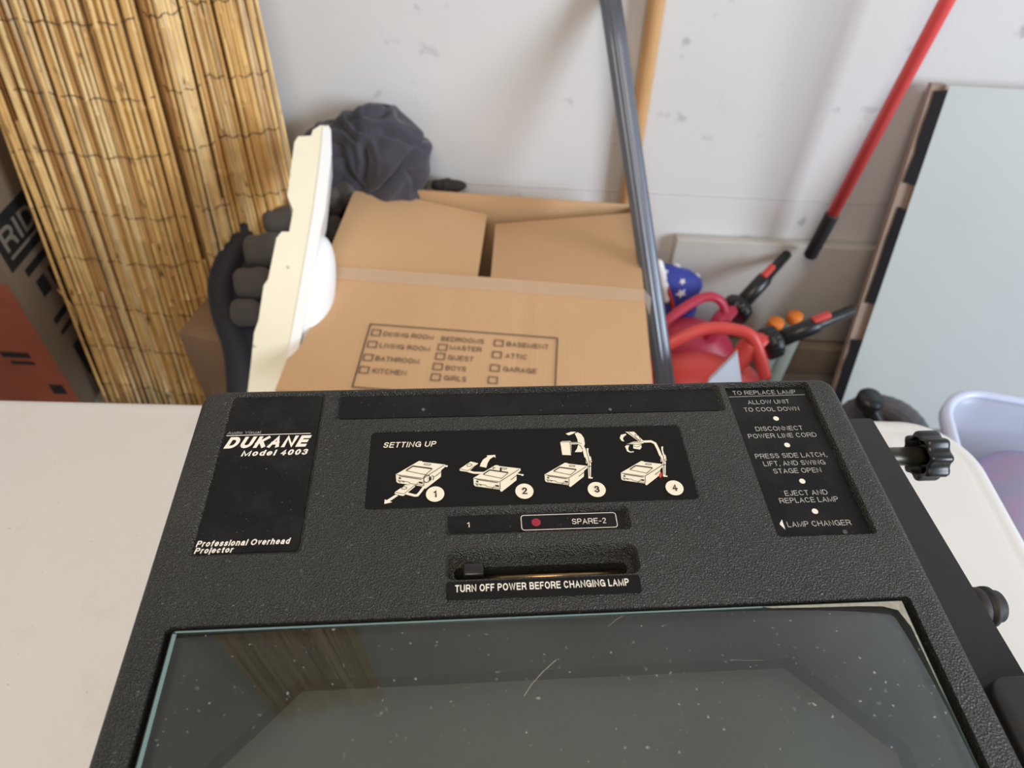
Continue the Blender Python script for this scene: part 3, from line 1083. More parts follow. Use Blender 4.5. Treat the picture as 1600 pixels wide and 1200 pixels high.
bm = B()
loft(bm, rect_rings(GX0 + .004, GX1 - .004, GY0 + .004, GY1 - .004, .002, [(0, zbm - .003), (0, zbm)], 3), pm)
fl = part('fresnel_lens', bm, M_FRES, proj, smooth=False, label='grooved grey lens under the glass')

# ---- arm rail on the right side, knob, grommet and bracket
zr_ = .93
rb, rf = pz(1363, 652, zr_), pz(1600, 1048, zr_)
rbx, rby, rfx, rfy = rb.dot(PX), rb.dot(PY), rf.dot(PX), rf.dot(PY)
sl_ = (rfx - rbx) / (rfy - rby)
yb = rby
ri = [(X1 - .012, Y0 + .02), (rbx + sl_ * (Y0 + .02 - rby), Y0 + .02), (rbx + .0, yb - .0015), (rbx - .0015, yb), (X1 - .012, yb)]
bm = B()
prism(bm, [W3(x, y, zr_) for x, y in ri], (0, 0, -.13))
bmesh.ops.bevel(bm, geom=[e for e in bm.edges if all(abs(v.co.z - zr_) < 1e-5 for v in e.verts)], offset=.0008, segments=2, affect='EDGES')
rail = part('arm_rail', bm, M_STEEL, proj)
kc = pz(1449, 712, .885)
kx, ky = kc.dot(PX), kc.dot(PY)
KM = axis_m(W3(kx, ky, .885), PX)
bm = B(); tube(bm, [W3(rbx - .002, ky + .000, .885), W3(kx, ky, .885)], .0062, 16)
shaft = part('knob_shaft', bm, M_SHAFT, proj)
bm = B(); lathe(bm, [(.0060, -.0030), (.0082, -.0030), (.0084, .0010), (.0118, .0010), (.0122, -.0070), (.0132, -.0082), (.0146, -.0078), (.0152, -.0060), (.0152, .0052), (.0142, .0072), (.010, .0082), (.006, .0078)], KM, 96, 8, .0015)
knob = part('clamp_knob', bm, M_BLACKP, proj, angle=50)
for k in range(4):
    d_ = PY * math.cos(k * math.pi / 4 + .3) + Z1 * math.sin(k * math.pi / 4 + .3)
    bm = B(); c_ = KM.translation - PX * .0025
    e_ = d_.cross(PX).normalized()
    prism(bm, [c_ + d_ * a_ + e_ * b_ for a_, b_ in ((-.012, -.0006), (.012, -.0006), (.012, .0006), (-.012, .0006))], PX * .004)
    part('knob_rib', bm, M_BLACKP, knob, smooth=False)
gc = pz(1541, 948, .895)
GM = axis_m(W3(gc.dot(PX) - .004, gc.dot(PY), .895), PX)
bm = B(); lathe(bm, [(.0075, -.030), (.0075, -.0062), (.0105, -.006), (.0105, .0), (.0095, .0008), (.0095, .0018), (.0108, .0026), (.0108, .0052), (.0090, .0060), (.0090, .0070), (.0085, .0076), (.0085, .0102), (.0068, .0116)], GM, 28)
part('rubber_grommet', bm, M_RUBBER, proj)
bq = pz(1546, 1056, .948)
bxq, byq = bq.dot(PX), bq.dot(PY)
bm = B()
loft(bm, rect_rings(bxq - .002, bxq + .075, byq - .14, byq, .009, [(0, .80), (0, .946), (.0008, .948)], 6), pm)
part('arm_bracket', bm, M_STEEL, proj)

# ================================================================== FOLDING TABLE
TY = R(2.1)
tX, tY = Vector((math.cos(TY), math.sin(TY), 0)), Vector((-math.sin(TY), math.cos(TY), 0))
tb = Vector((.371, .456, 0))
tby = tb.dot(tY)
trx = (pz(1600, 832, .74)).dot(tX)
tm = Matrix.Rotation(TY, 4, 'Z')
tx0, tx1, ty0, ty1 = trx - 1.83, trx, tby - .76, tby
tc = tX * ((tx0 + tx1) / 2) + tY * ((ty0 + ty1) / 2)
tab = thing('folding_table', 'white plastic folding table with rounded corners and light dirt under the projector', 'table', tc, TY)
bm = B()
loft(bm, rect_rings(tx0, tx1, ty0, ty1, .062, [(.020, .700), (.003, .698), (0, .703), (0, .732), (.0025, .7375), (.007, .7396), (.012, .7396), (.016, .7392), (.0185, .7394), (.022, .74)], 14), tm)
part('tabletop', bm, M_TABLE, tab)
for sx in (tx0 + .28, tx1 - .28):
    bm = B()
    T = lambda x, y, z: tX * x + tY * y + Vector((0, 0, z))
    tube(bm, smooth_pts([T(sx, ty0 + .06, .70), T(sx, ty0 + .06, .35), T(sx, ty0 + .06, .03), T(sx, ty0 + .09, .012), T(sx, (ty0 + ty1) / 2, .012), T(sx, ty1 - .09, .012), T(sx, ty1 - .06, .03), T(sx, ty1 - .06, .35), T(sx, ty1 - .06, .70)], 4), .012, 12)
    tube(bm, [T(sx, ty0 + .06, .42), T(sx, ty1 - .06, .42)], .010, 10)
    part('leg_frame', bm, M_LEG, tab)

# ================================================================== MOVING BOX
ZB = .482
fl_, fr_ = pz(503, 420, ZB), pz(1006, 457, ZB)
bk_ = (pz(553, 290, ZB) + pz(990, 318, ZB)) / 2
bX = Vector((fr_.x - fl_.x, fr_.y - fl_.y, 0)); BW = bX.length; bX.normalize()
bY = Vector((-bX.y, bX.x, 0))
BD = (bk_ - fl_).dot(bY)
BYAW = math.atan2(bX.y, bX.x)
bo = Vector((fl_.x, fl_.y, 0))
def Bx(x, y, z): return bo + bX * x + bY * y + Vector((0, 0, z))
bxm = Matrix.Translation(bo) @ Matrix.Rotation(BYAW, 4, 'Z')
carton = thing('moving_box', 'open tan cardboard moving box printed with a room checklist', 'box', Bx(BW / 2, BD / 2, 0), BYAW)
bm = B(); t5 = .005
for lo, hi in (((0, 0, 0), (BW, t5, ZB - .006)), ((0, t5, 0), (t5, BD - t5, ZB)), ((BW - t5, t5, 0), (BW, BD - t5, ZB)), ((t5, t5, 0), (BW - t5, BD - t5, t5))):
    t_ = B(); box(t_, lo, hi, .0006, 1); join(bm, t_, bxm)
part('box_body', bm, M_CARD, carton)
bm = B(); t_ = B(); box(t_, (0, BD - t5, 0), (BW, BD, ZB), .0006, 1); join(bm, t_, bxm)
part('back_wall', bm, M_CARDI, carton)


def flap(name, c00, c10, c11, c01, th=.004, bend=0.0, n=10, crease=(), dent=None):
    """sheet between four corners, th thick, sagging by bend"""
    b = B()
    c00, c10, c11, c01 = map(Vector, (c00, c10, c11, c01))
    nr = (c10 - c00).cross(c01 - c00).normalized()
    if nr.z < 0: nr = -nr
    G = []
    for lay in (0, -th):
        g = []
        for i in range(n + 1):
            row = []
            for j in range(n + 1):
                s, q = i / n, j / n
                p = (c00 * (1 - s) + c10 * s) * (1 - q) + (c01 * (1 - s) + c11 * s) * q
                p = p + nr * (bend * (4 * s * (1 - s) + .15 * math.sin(6 * q)) + lay)
                if dent: p = p + (c10 - c00).normalized() * dent(1 - q) * (1 - s)
                for cs, ca in crease:
                    p = p + nr * (-ca * math.exp(-((s - cs) / .012) ** 2))
                row.append(b.verts.new(p))
            g.append(row)
        G.append(g)
    for k, g in enumerate(G):
        for i in range(n):
            for j in range(n):
                q = (g[i][j], g[i + 1][j], g[i + 1][j + 1], g[i][j + 1])
                b.faces.new(q if k == 0 else q[::-1])
    for i in range(n):
        for a_, c_ in ((0, 0), (0, n)):
            b.faces.new((G[0][i][c_], G[0][i + 1][c_], G[1][i + 1][c_], G[1][i][c_]))
            b.faces.new((G[0][c_][i], G[0][c_][i + 1], G[1][c_][i + 1], G[1][c_][i]))
            break
        b.faces.new((G[0][i][n], G[0][i + 1][n], G[1][i + 1][n], G[1][i][n]))
        b.faces.new((G[0][n][i], G[0][n][i + 1], G[1][n][i + 1], G[1][n][i]))
    bmesh.ops.remove_doubles(b, verts=b.verts, dist=1e-6)
    bmesh.ops.recalc_face_normals(b, faces=b.faces)
    return part(name, b, M_CARD, carton, angle=50)


yf, ybk = fl_.y + .012, None
def boxplane(u, v, yy): return pplane(u, v, Bx(0, yy, 0), bY)
flap('side_flap', Bx(.001, .008, ZB + .002), boxplane(745, 440, .012), boxplane(761, 335, BD - .02), Bx(.001, BD - .007, ZB + .002))
flap('side_flap', Bx(BW - .001, .008, ZB + .002), boxplane(766, 445, .012), boxplane(774, 350, BD - .03), Bx(BW - .001, BD - .03, ZB + .002))
DROOP = R(2.5); FLN = .275
def Fp(x, t): return Bx(x, -t * math.cos(DROOP), ZB + .003 - t * math.sin(DROOP))
ffl = flap('front_flap', Fp(0, FLN), Fp(BW + .004, FLN), Fp(BW, -.004), Fp(0, -.004), .004, .002, 40, ((.405, .0012), (.625, .0014), (.70, .0007)), lambda t: .020 * math.sqrt(max(1 - ((t * FLN - .100) / .110) ** 2, 0)))
fN = Vector((0, 0, 1)); fE = (Fp(0, 0) - Fp(0, .1)).normalized(); fN = bX.cross(fE).normalized()
s9 = lambda x, y: pplane(540 + x / 4.4444, 490 + y / 4.4444, Fp(0, 0) + fN * .0032, fN)
bm = B()
q0, q1, q2 = s9(172, 72), s9(1470, 172), s9(45, 458)
hx, hy = (q1 - q0).dot(bX), (q2 - q0).dot(fE) * 1.12
sk = (q2 - q0).dot(bX)
fr4 = [q0, q0 + bX * hx, q0 + bX * hx + fE * hy, q0 + fE * hy]
strip(bm, fr4, .0022, fN, 0, True)
for s, a, b in (('DINING ROOM', (260, 155), (608, 183)), ('LIVING ROOM', (234, 236), (582, 265)), ('BATHROOM', (204, 326), (508, 350)), ('KITCHEN', (182, 412), (416, 432)),
                ('BEDROOMS', (662, 188), (958, 210)), ('MASTER', (722, 250), (942, 266)), ('GUEST', (708, 320), (886, 330)), ('BOYS', (692, 392), (834, 402)), ('GIRLS', (680, 462), (836, 474)),
                ('BASEMENT', (1118, 226), (1408, 248)), ('ATTIC', (1108, 308), (1258, 322)), ('GARAGE', (1092, 400), (1326, 420))):
    letter(bm, s, s9(*a), s9(*b), .0098, bX, fE, 0, .14, 0)
for x, y in ((212, 132), (185, 213), (156, 304), (128, 390), (673, 234), (657, 297), (640, 368), (625, 441), (1063, 205), (1050, 286), (1036, 378), (1022, 462)):
    c0 = s9(x, y)
    strip(bm, [c0 + bX * p + fE * q for p, q in ((-.0066, -.0062), (.0066, -.0062), (.0066, .0062), (-.0066, .0062))], .0017, fN, 0, True)
part('checklist_print', bm, M_BOXINK, ffl, smooth=False)
bm = B()
n = 24
for i in range(n):
    x0, x1 = BW * i / n, BW * (i + 1) / n
    w0 = .030 + .004 * noise.noise(Vector((x0 * 30, 1, 0))); w1 = .030 + .004 * noise.noise(Vector((x1 * 30, 1, 0)))
    poly(bm, [Fp(x0, w0) + fN * .0030, Fp(x1, w1) + fN * .0030, Fp(x1, -.001) + fN * .0030, Fp(x0, -.001) + fN * .0030])
e0 = Fp(BW, 0) + fN * .003
poly(bm, [e0, e0 + bX * .012 - fE * .012 + Vector((0, 0, -.006)), e0 + bX * .010 - fE * .040 + Vector((0, 0, -.02)), Fp(BW, .03) + fN * .003])
bmesh.ops.remove_doubles(bm, verts=bm.verts, dist=1e-5)
part('packing_tape', bm, M_TAPE, ffl)

# ================================================================== CARTON AT THE LEFT, WITH PRINT
XR = -.952
tool = thing('tool_carton', 'dark printed tool carton with orange-red end, half hidden behind the reed screen', 'box', (XR - .2, 1.15, 0))
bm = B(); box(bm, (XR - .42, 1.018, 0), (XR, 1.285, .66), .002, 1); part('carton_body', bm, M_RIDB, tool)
bm = B()
def rf(y0, y1, z0, z1, e=.0006): box(bm, (XR - .0002, y0, z0), (XR + e, y1, z1))
rf(1.030, 1.284, .378, .478); rf(1.060, 1.284, .345, .362)
for k in range(4): rf(1.07 + .045 * k, 1.10 + .045 * k, .285, .325)
rf(1.06, 1.28, .22, .235); rf(1.06, 1.28, .19, .20); rf(1.07, 1.26, .06, .15)
part('black_print', bm, M_RIDK, tool, smooth=False)
bm = B()
letter(bm, 'RID', Vector((XR + .0007, 1.046, .412)), Vector((XR + .0007, 1.155, .412)), .044, (0, 1, 0), (0, 0, 1), 0, .17)
part('lettering', bm, M_RIDT, tool, smooth=False)
bm = B(); box(bm, (XR, 1.046, .396), (XR + .0010, 1.25, .402)); part('underline', bm, M_RIDT, tool, smooth=False)
bm = B(); box(bm, (XR - .419, 1.0172, .005), (XR - .012, 1.0185, .36)); part('orange_panel', bm, M_RIDO, tool, smooth=False, label='orange-red printed end panel')
for x, z, w, h in ((-1.07, .16, .06, .016), (-1.06, .14, .05, .010), (-1.01, .05, .03, .03), (-1.15, .25, .09, .02)):
    bm = B(); box(bm, (x, 1.0166, z), (x + w, 1.0175, z + h)); part('end_print', bm, M_RIDK, tool, smooth=False)

# ================================================================== REED SCREEN
reed = thing('reed_screen', 'rolled natural reed fence screen leaning upright against the wall', 'screen', (-.68, 1.12, 0))


def reeds(n, fx, fy, top, rad, jit, kink=.004):
    """fx(s, z), fy(s, z): where reed s stands at height z"""
    b = B()
    for i in range(n):
        s = (i + random.uniform(-.35, .35)) / (n - 1)
        j1, j2, r = random.uniform(-jit, jit), random.uniform(-jit, jit), rad * random.uniform(.75, 1.25)
        z0 = .0 + random.uniform(.0, .006); z1 = top + random.uniform(-.02, .02)
        if random.random() < .12: z1 = random.uniform(.3, 1.1)
        P, Rr = [], []
        m = 14
        ph = random.uniform(0, 9); nd = random.uniform(.16, .26)
        wx, wy = random.uniform(-kink, kink), random.uniform(-kink, kink)
        for k in range(m + 1):
            z = z0 + (z1 - z0) * k / m
            x = fx(s, z) + j1 * 1.0 + wx * math.sin(z * 5 + ph)
            y = fy(s, z) + j2 + wy * math.sin(z * 4 + ph * 2)
            P.append((x, y, z)); Rr.append(r)
        # nodes: short swollen rings
        Q, S = [], []
        for k in range(m):
            Q.append(Vector(P[k])); S.append(Rr[k])
            if (k + int(ph)) % 3 == 0:
                a_, c_ = Vector(P[k]), Vector(P[k + 1])
                for f_, g_ in ((.46, 1.0), (.49, 1.22), (.51, 1.22), (.54, .96)):
                    Q.append(a_.lerp(c_, f_)); S.append(Rr[k] * g_)
        Q.append(Vector(P[m])); S.append(Rr[m])
        tube(b, Q, S, 7)
    return b


L1 = (lambda z: -.915 + .022 * min(z, .9) * 1.2, lambda z: -.618 + .006 * z)
fx1 = lambda s, z: L1[0](z) + (L1[1](z) - L1[0](z)) * s
fy1 = lambda s, z: 1.030 + .138 * z + .010 * math.sin(s * 5 + 1) + .010 * (s > .93)
part('reed_layer', reeds(44, fx1, fy1, 1.72, .0040, .0022), M_REED, reed, angle=80)
part('reed_layer', reeds(30, fx1, lambda s, z: fy1(s, z) + .010, 1.72, .0040, .0030), M_REED, reed, angle=80)
fx2 = lambda s, z: -.645 + .118 * s + .01 * z
fy2 = lambda s, z: 1.095 + .106 * z - .050 * math.sin(math.pi * min(max(s * 1.25 - .2, 0), 1))
part('reed_layer', reeds(38, fx2, fy2, 1.72, .0037, .002), M_REED, reed, angle=80)
fx3 = lambda s, z: -.575 + (.160 - .03 * z) * s
fy3 = lambda s, z: 1.115 + .096 * z - .030 * math.sin(math.pi * s)
part('reed_layer', reeds(48, fx3, fy3, 1.72, .0035, .002), M_REED, reed, angle=80)
part('reed_layer', reeds(84, lambda s, z: -.90 + (.482 - .03 * z) * s, lambda s, z: 1.128 + .092 * z, 1.70, .0040, .001), M_REED, reed, angle=80)
for fx, fy, off in ((fx1, fy1, 0), (fx2, fy2, .03), (fx3, fy3, .05)):
    for k in range(9):
        z = .06 + .105 * k + off * .6
        b = B()
        tube(b, [(fx(s / 30, z), fy(s / 30, z) - .0045 - .0012 * math.sin(s * 2.1), z + .012 * (s / 30) * (k % 2) + .003 * math.sin(s * 1.3 + k)) for s in range(31)], .00075, 5)
        part('binding_wire', b, M_WIRE, reed)
# a stray reed splinter
b = B(); tube(b, smooth_pts([pplane(90, 452, (0, 1.03, 0), (0, 1, -.15)), pplane(112, 478, (0, 1.02, 0), (0, 1, -.15)), pplane(122, 508, (0, 1.02, 0), (0, 1, -.15))]), .0012, 6)
part('stray_reed', b, M_REED, reed)

# ================================================================== BROWN CARTON, PADDED SEAT, CLOTH BUNDLE, WHITE PANEL
ca = pz(277, 520, .30)
cD = Vector((math.sin(R(12)), math.cos(R(12)), 0)); cX = Vector((cD.y, -cD.x, 0))
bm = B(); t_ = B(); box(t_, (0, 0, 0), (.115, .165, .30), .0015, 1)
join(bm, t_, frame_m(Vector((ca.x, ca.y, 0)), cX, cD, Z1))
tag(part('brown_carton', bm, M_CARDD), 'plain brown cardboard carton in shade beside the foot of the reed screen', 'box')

seat = thing('padded_seat', 'black folding seat with grey quilted padding between reed screen and white board', 'seat', (-.47, 1.14, 0))
arc_ = [(378, 632, 1.34), (372, 550, 1.35), (352, 486, 1.36), (348, 442, 1.365), (366, 395, 1.375), (395, 347, 1.385), (430, 310, 1.40), (472, 282, 1.42), (522, 270, 1.43)]
rimp = [ps(*a) for a in arc_]
inn = [ps(*a) for a in ((430, 640, 1.36), (430, 592, 1.37), (424, 545, 1.38), (420, 490, 1.39), (450, 430, 1.40), (490, 380, 1.42), (530, 335, 1.435), (550, 310, 1.44))]
bm = B()
tube(bm, smooth_pts(rimp, 6), .027, 14)
part('seat_rim', bm, M_BLKCLOTH, seat, label='black fabric rim')
sh = B()
ra, ia = smooth_pts(rimp, 5), smooth_pts(inn + [inn[-1] + Vector((.01, .01, .01))], 5)
rings = []
for p, q in zip(ra, ia):
    m_, h_ = (p + q) / 2, (q - p) / 2
    dv = (m_ - EYE).normalized()
    rings.append([m_ + dv * .012 + h_ * (1.15 * math.cos(a * math.pi / 10)) + dv * (.026 * math.sin(a * math.pi / 10)) + Vector((0, 0, .004 * noise.noise(m_ * 40 + h_ * a))) for a in range(20)])
loft(sh, rings)
part('seat_shell', sh, M_BLKCLOTH, seat)
for u, v, s, a, b_, tl_ in ((384, 488, 1.315, .028, .025, .2), (396, 441, 1.32, .036, .028, .3), (415, 390, 1.335, .040, .030, .35), (446, 344, 1.35, .042, .026, .4), (505, 318, 1.395, .038, .030, .5), (540, 300, 1.40, .032, .032, .6), (514, 360, 1.39, .030, .026, .5)):
    c0 = ps(u, v, s)
    bm = B()
    sdf_blob(bm, (0, 0, 0), [('b', (0, 0, 0), (a, .020, b_), .019)], .02, 4, lambda p: .003 * noise.noise(p * 40 + c0 * 9))
    bm.transform(Matrix.Translation(c0) @ Matrix.Rotation(-tl_ * .6, 4, 'Y') @ Matrix.Rotation(R(-35), 4, 'X'))
    part('cushion_pad', bm, M_PAD, seat)
cc = ps(425, 470, 1.39)
bm = B(); tube(bm, [cc, Vector((cc.x + .01, cc.y + .03, .004))], .012, 10); part('support_post', bm, M_BLKCLOTH, seat)


creases = []
for pl in (((552, 196), (590, 204), (628, 214), (662, 232)), ((652, 232), (625, 258), (604, 278), (585, 300)), ((532, 235), (545, 262), (566, 292)), ((540, 186), (566, 176), (600, 182)),
           ((606, 168), (622, 190), (650, 205)), ((500, 205), (530, 200), (552, 214)), ((570, 225), (578, 250), (572, 280)), ((640, 262), (650, 280), (648, 300))):
    q = [py(u, v, 1.215) for u, v in pl]
    creases += list(zip(q, q[1:]))


def folds(p):
    d = 9.0
    for a, b in creases:
        ab = Vector((b.x - a.x, 0, b.z - a.z)); ap = Vector((p.x - a.x, 0, p.z - a.z))
        t = min(max(ap.dot(ab) / ab.dot(ab), 0), 1)
        d = min(d, (ap - ab * t).length)
    n1 = noise.noise(Vector((p.x * 14 + p.z * 9, p.y * 9, p.z * 5 - p.x * 4)))
    return -.013 * math.exp(-(d / .0065) ** 2) + .006 * math.exp(-((d - .014) / .008) ** 2) + .007 * n1 + .003 * noise.noise(p * 40)


cl = B()
J = lambda u, v, y: tuple(py(u, v, y))
sdf_blob(cl, py(575, 245, 1.235), [('c', J(574, 186, 1.245), J(560, 300, 1.235), .032), ('c', J(548, 192, 1.25), J(490, 222, 1.255), .024), ('c', J(600, 187, 1.25), J(640, 225, 1.24), .029), ('c', J(643, 236, 1.24), J(632, 290, 1.235), .033), ('c', J(610, 245, 1.225), J(600, 300, 1.225), .036),
                                  ('c', J(520, 250, 1.235), J(490, 320, 1.23), .032), ('c', J(500, 225, 1.255), J(470, 262, 1.255), .024)], .022, 6, folds)
for v in cl.verts: v.co.y = min(v.co.y, 1.294)
bag = part('cloth_cover', cl, M_NAVY)
tag(bag, 'dark navy hooded cloth slumped against the wall behind the moving box', 'cloth')
# it hangs over the seat frame: a tail reaches the floor behind the box
tl = B()
tx, ty = py(560, 300, 1.262).x, 1.272
lo = [(x, y) for x, y in rrect(tx - .10, tx + .06, 1.252, 1.290, .015, 4)]
loft(tl, [[(x + .006 * math.sin(z * 30 + x * 50), y, z) for x, y in lo] for z in [k * .46 / 12 for k in range(13)]])
part('cloth_tail', tl, M_NAVY, bag)
sc_ = B()
sdf_blob(sc_, py(695, 287, 1.27), [('e', J(690, 290, 1.27), (.020, .012, .012)), ('e', J(716, 290, 1.27), (.016, .012, .010))], .02, 4, lambda p: .006 * noise.noise(p * 90))
t3 = py(700, 292, 1.272); tube(sc_, [t3, (t3.x, t3.y, .0)], .010, 8)
tag(part('cloth_scrap', sc_, M_FUR), 'small dark crumpled scrap poking up behind the box at the wall', 'cloth')

# white plastic panel: long flanged sheet on edge
pT, pB = ps(508, 198, 1.13), ps(441, 600, 1.10)
Ld = (pT - pB).normalized()
sight = ((pT + pB) / 2 - EYE).normalized()
wd = (sight - Ld * sight.dot(Ld)).normalized()
wd = Matrix.Rotation(R(4.5), 3, Ld) @ wd
nd = Ld.cross(wd).normalized()
if nd.dot(Vector((1, 0, 0))) < 0: nd = -nd
if nd.dot(EYE - (pT + pB) / 2) < 0:
    wd = Matrix.Rotation(R(-9), 3, Ld) @ wd
    nd = Ld.cross(wd).normalized()
    if nd.x < 0: nd = -nd
PW = .11
pB0 = pB + Ld * (-(pB.z - .014 - max(-wd.z, 0) * PW) / Ld.z)
LT = (pT - pB0).length
pan = thing('plastic_board', 'white plastic board with domed face and stepped cream rim, standing between seat and moving box', 'board', Vector((pB0.x, pB0.y, 0)))
hit = lambda u, v: pplane(u, v, pB, (nd.cross(Ld)))          # on the near edge plane
def sn(u, v):
    p = hit(u, v) - pB0
    return p.dot(Ld), p.dot(nd)
outl = [(512, 196), (516, 204), (517, 240), (507, 330), (500, 360), (478, 480), (463, 560), (452, 620)]
inl = [(500, 196), (489, 203), (486, 212), (466, 213), (460, 222), (449, 306), (458, 328), (452, 362), (440, 362), (432, 372), (419, 436), (412, 446), (404, 500), (397, 520), (393, 560), (386, 620)]
pts2 = [sn(*p) for p in outl] + [(0, sn(452, 620)[1]), (0, sn(386, 620)[1])] + [sn(*p) for p in reversed(inl)]
P3 = [pB0 + Ld * a + nd * b for a, b in pts2]
bm = B(); prism(bm, P3, wd * PW)
part('panel_rim', bm, M_WHITEP, pan, angle=40, label='cream stepped rim')
# smooth white face sheet
mid = [(503, 200), (500, 240), (488, 330), (476, 400), (462, 480), (447, 560), (436, 620)]
fo = [sn(*p) for p in outl]; fi = [sn(*p) for p in mid]
F3 = [pB0 + Ld * a + nd * b for a, b in fo + [(0, sn(452, 620)[1] + .001), (0, sn(436, 620)[1])] + fi[::-1]]
bm = B(); prism(bm, [p - wd * .0015 + nd * .0012 for p in F3], wd * (PW + .002))
part('face_sheet', bm, M_WHITEQ, pan, angle=60)
hd_ = lambda u, v: pplane(u, v, pB + wd * .052, wd)
dtop, dbot, dmid = hd_(502, 366), hd_(455, 574), hd_(480, 470)
rad = (dtop - dbot).length / 2
dome = .043
bm = B()
dmid = dmid - nd * ((dmid - pB0).dot(nd) - sn(480, 470)[1])
DM = frame_m(dmid - nd * .004, Ld, wd, nd)
prof = [(rad * math.cos(a * math.pi / 20), dome * math.sin(a * math.pi / 20) ** .8) for a in range(10)] + [(rad * .05, dome)]
lathe(bm, [(rad, -.006)] + prof, DM, 48)
for v in bm.verts:
    q = (v.co - DM.translation).dot(wd)
    v.co -= wd * q * (1 - .050 / rad)
part('domed_face', bm, M_WHITEQ, pan, label='domed white face')
for u, v in ((452, 418), (399, 541)):
    bm = B(); p = hit(u, v); lathe(bm, [(.0025, 0), (.0025, .002), (.0012, .004)], axis_m(p, -wd), 10)
    part('moulded_peg', bm, M_WHITEP, pan)

# ================================================================== POLES
g0, g1 = py(954, 0, 1.272), ps(1038, 590, 1.29)
gd = (g1 - g0).normalized()
bot = g1 + gd * ((.016 - g1.z) / gd.z)
top = g0 - gd * .06
gp = thing('ribbed_pole', 'grey ribbed metal pole leaning against the wall at the right of the moving box', 'pole', (bot.x, bot.y, 0))
bm = B(); tube(bm, [bot.lerp(top, k / 8) for k in range(9)], .0168, 60, True, .06, 12); part('pole_shaft', bm, M_ALU, gp, angle=60)
bm = B(); tube(bm, [bot + gd * .004, bot - gd * .03], .0195, 20); part('end_cap', bm, M_BLACKP, gp)
w0, w1 = py(1026, 0, 1.281), py(981, 300, 1.281)
wdv = (w1 - w0).normalized()
bot = w1 + wdv * ((.0 - w1.z) / wdv.z); bot.z = .002
bm = B(); tube(bm, [bot.lerp(w0 - wdv * .25, k / 8) for k in range(9)], .0155, 24)
tag(part('wooden_pole', bm, M_WOODP), 'light wooden broom pole against the wall, crossing behind the grey ribbed pole', 'pole')
h0, h1 = py(1480, 0, 1.205), py(1265, 401, 1.240)
hd = (h1 - h0).normalized()
rp_ = thing('red_tool_handle', 'red tool handle with black end grip slanting before the wall', 'handle', (h1.x, h1.y, h1.z))
mid_ = h1 - hd * ((h1 - py(1299, 335, 1.232)).length)
bm = B(); tube(bm, [mid_, h0 - hd * .35], .0120, 24); part('handle_shaft', bm, M_REDP, rp_)
bm = B(); tube(bm, [h1 + hd * .0, h1 - hd * .002, h1 - hd * .004, mid_ + hd * .002, mid_ - hd * .002], [.008, .0128, .0138, .0138, .0128], 24); part('end_grip', bm, M_GRIP, rp_, label='black end grip')

# ================================================================== BOARDS AT THE WALL
bl = py(1058, 375, 1.272)
bm = B(); box(bm, (bl.x, 1.272, .092), (1.5, 1.296, bl.z + .001), .003, 2)
tag(part('wall_board', bm, M_BOARD), 'stained pale board along the foot of the wall behind the fuel cans', 'board')
bm = B(); box(bm, (bl.x + .06, 1.250, 0), (1.5, 1.292, .086), .004, 2)
tag(part('floor_plank', bm, M_PLANK), 'brown wooden plank on the floor under the stained wall board', 'plank')

# leaning laminate panel
a1, a0 = py(1484, 134, 1.258), pz(1304, 662, 0)
a0 = Vector((a0.x, a0.y, 0)); a1 = Vector((a1.x, a1.y, a1.z))
up = (a1 - a0); H = up.length; upn = up.normalized()
pn = upn.cross(Vector((1, 0, 0))).normalized()
if pn.y > 0: pn = -pn
th = .030
lam = thing('laminate_panel', 'large pale grey laminate panel with black taped edge leaning against the wall', 'panel', (a0.x + .5, a0.y, 0))
Wd = 1.0
bm = B(); prism(bm, [a0, a0 + Vector((Wd, 0, 0)), a1 + Vector((Wd, 0, 0)), a1], -pn * .002); part('laminate_face', bm, M_LAM, lam, smooth=False)
lft = Vector((-.026, 0, 0))
bm = B(); prism(bm, [a0 - pn * .002 - Vector((0, 0, 0)), a0 + Vector((Wd, 0, 0)) - pn * .002, a1 + Vector((Wd, 0, 0)) - pn * .002 - upn * .012, a1 - pn * .002 - upn * .012], -pn * th)
prism(bm, [a0 + lft * .9 - pn * .010, a0 - pn * .010, a1 - pn * .010, a1 + lft - pn * .010], -pn * .014)
part('panel_core', bm, M_EDGE, lam, smooth=False, label='pinkish brown raw edge')
def edge_patch(v0, v1):
    b = B()
    q = lambda v: a0.lerp(a1, v)
    j = lambda: random.uniform(-.004, .004)
    n = 6
    ptsL = [q(v0 + (v1 - v0) * i / n) + lft * (.55 + .25 * random.random()) - pn * .0085 for i in range(n + 1)]
    ptsR = [q(v0 + (v1 - v0) * i / n) + Vector((.0006, 0, 0)) - pn * .0005 + upn * j() * (i in (0, n)) for i in range(n + 1)]
    ptsB = [p - pn * .02 + lft * .03 for p in ptsL]
    for i in range(n):
        poly(b, [ptsL[i], ptsR[i], ptsR[i + 1], ptsL[i + 1]])
    bmesh.ops.remove_doubles(b, verts=b.verts, dist=1e-6)
    r_ = bmesh.ops.extrude_face_region(b, geom=list(b.faces))
    for g_ in r_['geom']:
        if isinstance(g_, bmesh.types.BMVert): g_.co += pn * .0012 + Vector((-.0012, 0, 0))
    bmesh.ops.recalc_face_normals(b, faces=b.faces)
    part('black_tape', b, M_BTAPE, lam)
for v0, v1 in ((.765, .985), (.42, .70), (.03, .30)): edge_patch(v0, v1)

